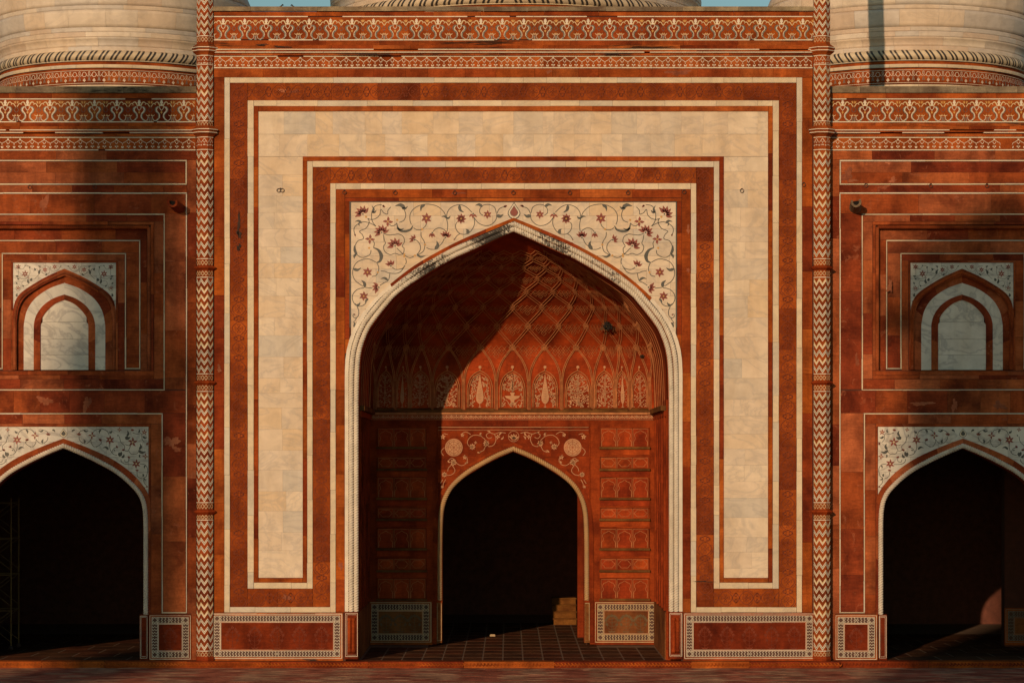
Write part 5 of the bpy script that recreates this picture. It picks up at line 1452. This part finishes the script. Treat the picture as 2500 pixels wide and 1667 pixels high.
# ------------------------------------------------------------------ small things on the facade
def iron_ring(px_, py_, Y, label, n=1):
    p = P(px_, py_, Y)
    e = empty('iron_ring', (p.x, Y, p.z), label, 'ring')
    link('eye_plate', lathe('eye_plate', [(0, -.012), (.026, -.012), (.026, .012), (0, .012)], 'iron', 8), e, (p.x, Y - .03, p.z + .035))
    for i in range(n):
        vs = []; fs = []; dx = (i - (n - 1) / 2) * .11
        tube(vs, fs, [(.055 * math.sin(t), -.05, .055 * math.cos(t) - .03) for t in [2 * math.pi * j / 16 for j in range(17)]], .009, 6)
        link('ring', mesh('ring', vs, fs, M['iron']), e, (p.x + dx, Y, p.z))
tops = [(841, 468), (965, 469), (1110, 469), (1253, 469), (1391, 469), (1533, 469), (1670, 467)]
names = ['first from the left', 'second from the left', 'third from the left', 'right above the arch medallion', 'third from the right', 'second from the right', 'last at the right corner']
for (a, b), nm in zip(tops, names): iron_ring(a, b, 0, 'small iron ring on the red band above the great arch, ' + nm)
iron_ring(685, 463, 0, 'pair of iron rings hung on the left marble border', 2)
iron_ring(1811, 464, 0, 'single iron ring hung on the right marble border', 1)
iron_ring(1962, 449, 0, 'iron ring beside the right zigzag column')
for (a, b, nm) in ((73, 455, 'left wall, nearer the picture edge'), (232, 455, 'left wall, nearer the column'), (2114, 451, 'right wall, nearest the column'), (2272, 452, 'right wall, middle one'), (2409, 452, 'right wall, nearest the picture edge')):
    iron_ring(a, b, YW, 'small iron ring under the white line of the ' + nm)
def spout(px_, py_, s, label):
    p = P(px_, py_, YW); e = empty('drain_spout', (p.x, YW, p.z), label, 'spout')
    # a hollow stone trough, cut off slantwise, aimed outward and a little sideways
    vs = []; fs = []; dirv = Vector((-.12 if s > 0 else -.1, -1, .12)).normalized(); Lg = .85; rot = rad(-8 * s)
    def ringp(t, r): return [Vector((math.cos(a + rot) * r * 1.1, 0, math.sin(a + rot) * r)) + dirv * (t + (.06 * math.sin(a))) for a in [rad(-120 + 240 * i / 8 - 90) for i in range(9)]]
    A = ringp(0, .17); B = ringp(Lg, .15); C_ = ringp(Lg, .085); D_ = ringp(0, .085)
    for L in (A, B, C_, D_): vs += [tuple(v) for v in L]
    for k_ in range(3):
        for i in range(8): o = 9 * k_ + i; fs.append((o, o + 1, o + 10, o + 9))
    fs += [(0, 9, 18, 27), (8, 35, 26, 17)]
    link('trough', mesh('trough', vs, fs, M['wing'] if s > 0 else M['concrete']), e, (p.x, YW, p.z))
    link('mouth_shade', mesh('mouth_shade', [tuple(v - dirv * .10) for v in C_[:9]], [tuple(range(9))], M['comb']), e, (p.x, YW - .02, p.z))  # black sheet across the mouth paints the shade inside the trough
spout(437, 508, 1, 'broken stone drain spout jutting from the left wall beside the column')
spout(2088, 508, -1, 'pale stone drain spout jutting from the right wall')
def bird(px_, py_, flip, label):
    Y = .28; p = P(px_, py_, Y); s = -1 if flip else 1
    e = empty('pigeon', (p.x, Y, p.z), label, 'bird', 'birds on the parapet')
    vs = []; fs = []
    prof = [(-.17, 0, .006), (-.10, .035, .03), (-.03, .06, .055), (.04, .085, .06), (.085, .13, .04), (.10, .165, .028), (.115, .185, .03), (.14, .18, .018), (.165, .172, .004)]
    for x, z, r in prof:
        for j in range(8):
            a = 2 * math.pi * j / 8; vs.append((s * x, math.cos(a) * r * .8, z + .02 + math.sin(a) * r))
    for i in range(len(prof) - 1):
        for j in range(8): fs.append((i * 8 + j, i * 8 + (j + 1) % 8, i * 8 + 8 + (j + 1) % 8, i * 8 + 8 + j))
    link('body', mesh('body', vs, fs, M['bird'], smooth=True), e, p)
    for q in (-.02, .02):
        vs = []; fs = []; tube(vs, fs, [(.01 * s, q, -.02), (.015 * s, q, .04)], .006, 4); link('leg', mesh('leg', vs, fs, M['iron']), e, p)
bird(680, 29.0, False, 'dark pigeon on the parapet, left one of the two')
bird(722, 29.5, True, 'dark pigeon on the parapet, right one of the two')

# flaked stone and soot: irregular patches with their own outline
M['flaked'] = sandstone('flaked_pale_stone', [(.42, .150, .085), (.38, .125, .07)], flake=.60, flakecol=(.34, .09, .045), grade=(.95, .9, .8))
M['soot'] = plain('black_lichen_stain', (.045, .022, .014), .95, .5)
def blob(nm, cx, cy, rx, ry, Y, pr, m, seed):
    q = random.Random(seed); n = 44; ph = [q.uniform(0, 6.28) for _ in range(6)]; pts = []
    for i in range(n):
        a = 2 * math.pi * i / n
        f = 1 + .28 * math.sin(2 * a + ph[0]) + .22 * math.sin(3 * a + ph[1]) + .16 * math.sin(5 * a + ph[2]) + .12 * math.sin(9 * a + ph[3]) + q.uniform(-.14, .14)
        f = max(.25, f); pts.append((cx + rx * f * math.cos(a), cy + ry * f * math.sin(a)))
    k = Ink([m]); k.poly(pts, m)
    return k.build(nm, plane_fn(Y, pr), .002)
W_ = [o for o in COL.objects if o.name.startswith('mosque_wing')]
for i, (x, y, rx, ry) in enumerate(((2068, 428, 13, 16), (2082, 441, 9, 4), (2180, 440, 9, 6), (2168, 398, 6, 3), (108, 498, 9, 20), (420, 1078, 15, 13), (432, 1096, 11, 5), (2250, 985, 22, 5), (2330, 990, 7, 14), (110, 978, 16, 10), (212, 985, 9, 16), (70, 545, 10, 3), (2440, 990, 14, 9), (2172, 700, 7, 12), (2092, 880, 5, 12))):
    w_ = min(W_, key=lambda o: abs(o.location.x - P(x, 0, YW).x))
    link('flaked_patch', blob('flaked_patch', x, y, rx, ry, YW, .012, 'flaked', 40 + i), w_)
for i, (x, y, rx, ry) in enumerate(((1655, 178, 24, 7), (1340, 176, 6, 4), (690, 222, 8, 5), (720, 224, 10, 4), (1680, 560, 4, 9), (1680, 660, 3, 6), (535, 900, 5, 8), (700, 1458, 9, 7), (1120, 472, 14, 3), (832, 1380, 5, 9))):
    link('flaked_patch', blob('flaked_patch', x, y, rx, ry, 0, .014, 'flaked', 80 + i), por)
for i, (x, y, rx, ry) in enumerate(((583, 545, 3, 26), (584, 572, 5, 8), (583, 604, 5, 7), (1717, 1419, 22, 1.6), (760, 1610, 16, 2), (690, 117, 22, 1.6), (640, 112, 14, 2), (900, 135, 60, 1.5), (1500, 134, 40, 1.4))):
    link('black_stain', blob('black_stain', x, y, rx, ry, 0, .03 if y > 200 else .165, 'soot', 120 + i), por)

# scaffold tower inside the left arch
def scaffold():
    Y = 4.2; e = empty('scaffold_tower', (P(5, 0, Y).x, Y + .6, 0), 'yellow wheeled scaffold tower standing in the shade of the left arch', 'scaffold')
    xr_ = P(27, 0, Y).x; xl_ = xr_ - 1.3
    def pole(nm, a, b, r=.028):
        vs = []; fs = []; tube(vs, fs, [a, b], r, 6); link(nm, mesh(nm, vs, fs, M['paint']), e)
    for x in (xl_, xr_):
        for y in (Y, Y + 1.3): pole('upright', (x, y, .16), (x, y, 4.9))
    for lv in range(4):
        z = .28 + lv * 1.15; z2 = z + 1.0
        for y in (Y, Y + 1.3):
            pole('rail', (xl_, y, z2), (xr_, y, z2), .02); pole('brace', (xl_, y, z), (xr_, y, z2), .013); pole('brace', (xl_, y, z2), (xr_, y, z), .013)
        pole('rail', (xr_, Y, z2), (xr_, Y + 1.3, z2), .02)
    for x in (xl_, xr_):
        for y in (Y, Y + 1.3):
            wme = lathe('wheel', [(0, -.025), (.075, -.025), (.08, 0), (.075, .025), (0, .025)], 'iron', 14)
            o = link('wheel', wme, e, (x, y, .085)); o.rotation_euler = (rad(90), 0, 0)
scaffold()

# ------------------------------------------------------------------ marble towers behind the photographer that shade the two walls
def tower(cx, cy, r, ztop, label, dome_=True):
    e = empty('marble_tower', (cx, cy, GZ), label, 'tower')
    link('shaft', lathe('shaft', [(r * 1.06, 0), (r, 5), (r * .96, ztop)], 'marble', 40), e, (cx, cy, GZ))
    for z in (ztop * .36, ztop * .68):
        link('balcony', lathe('balcony', [(r * .95, z - .9), (r * 1.25, z - .2), (r * 1.3, z), (r * 1.3, z + .9), (r * 1.22, z + .9), (r * 1.22, z), (r * .95, z)], 'marble', 40), e, (cx, cy, GZ))
    if dome_:
        link('cupola', lathe('cupola', [(r * 1.0, ztop), (r * 1.28, ztop + .1), (r * 1.28, ztop + .3), (r * 1.02, ztop + .5), (r * 1.08, ztop + 1.6), (r * .85, ztop + 2.8), (r * .4, ztop + 3.7), (.06, ztop + 4.3), (.05, ztop + 5.4), (0, ztop + 5.5)], 'marble', 40), e, (cx, cy, GZ))
X0 = P(302, 0, YW).x
tower(X0 - .35 * 175, -175, 1.8, 75, 'slender white marble tower standing far behind the photographer, on the left')
X1 = P(2448, 0, YW).x  # unseen tower added to throw soft shade over the right wing
tower(X1 - .35 * 135, -135, 3.1, 42.6, 'stouter domed marble tower, added unseen to shade the right wall, far behind the photographer, on the right')
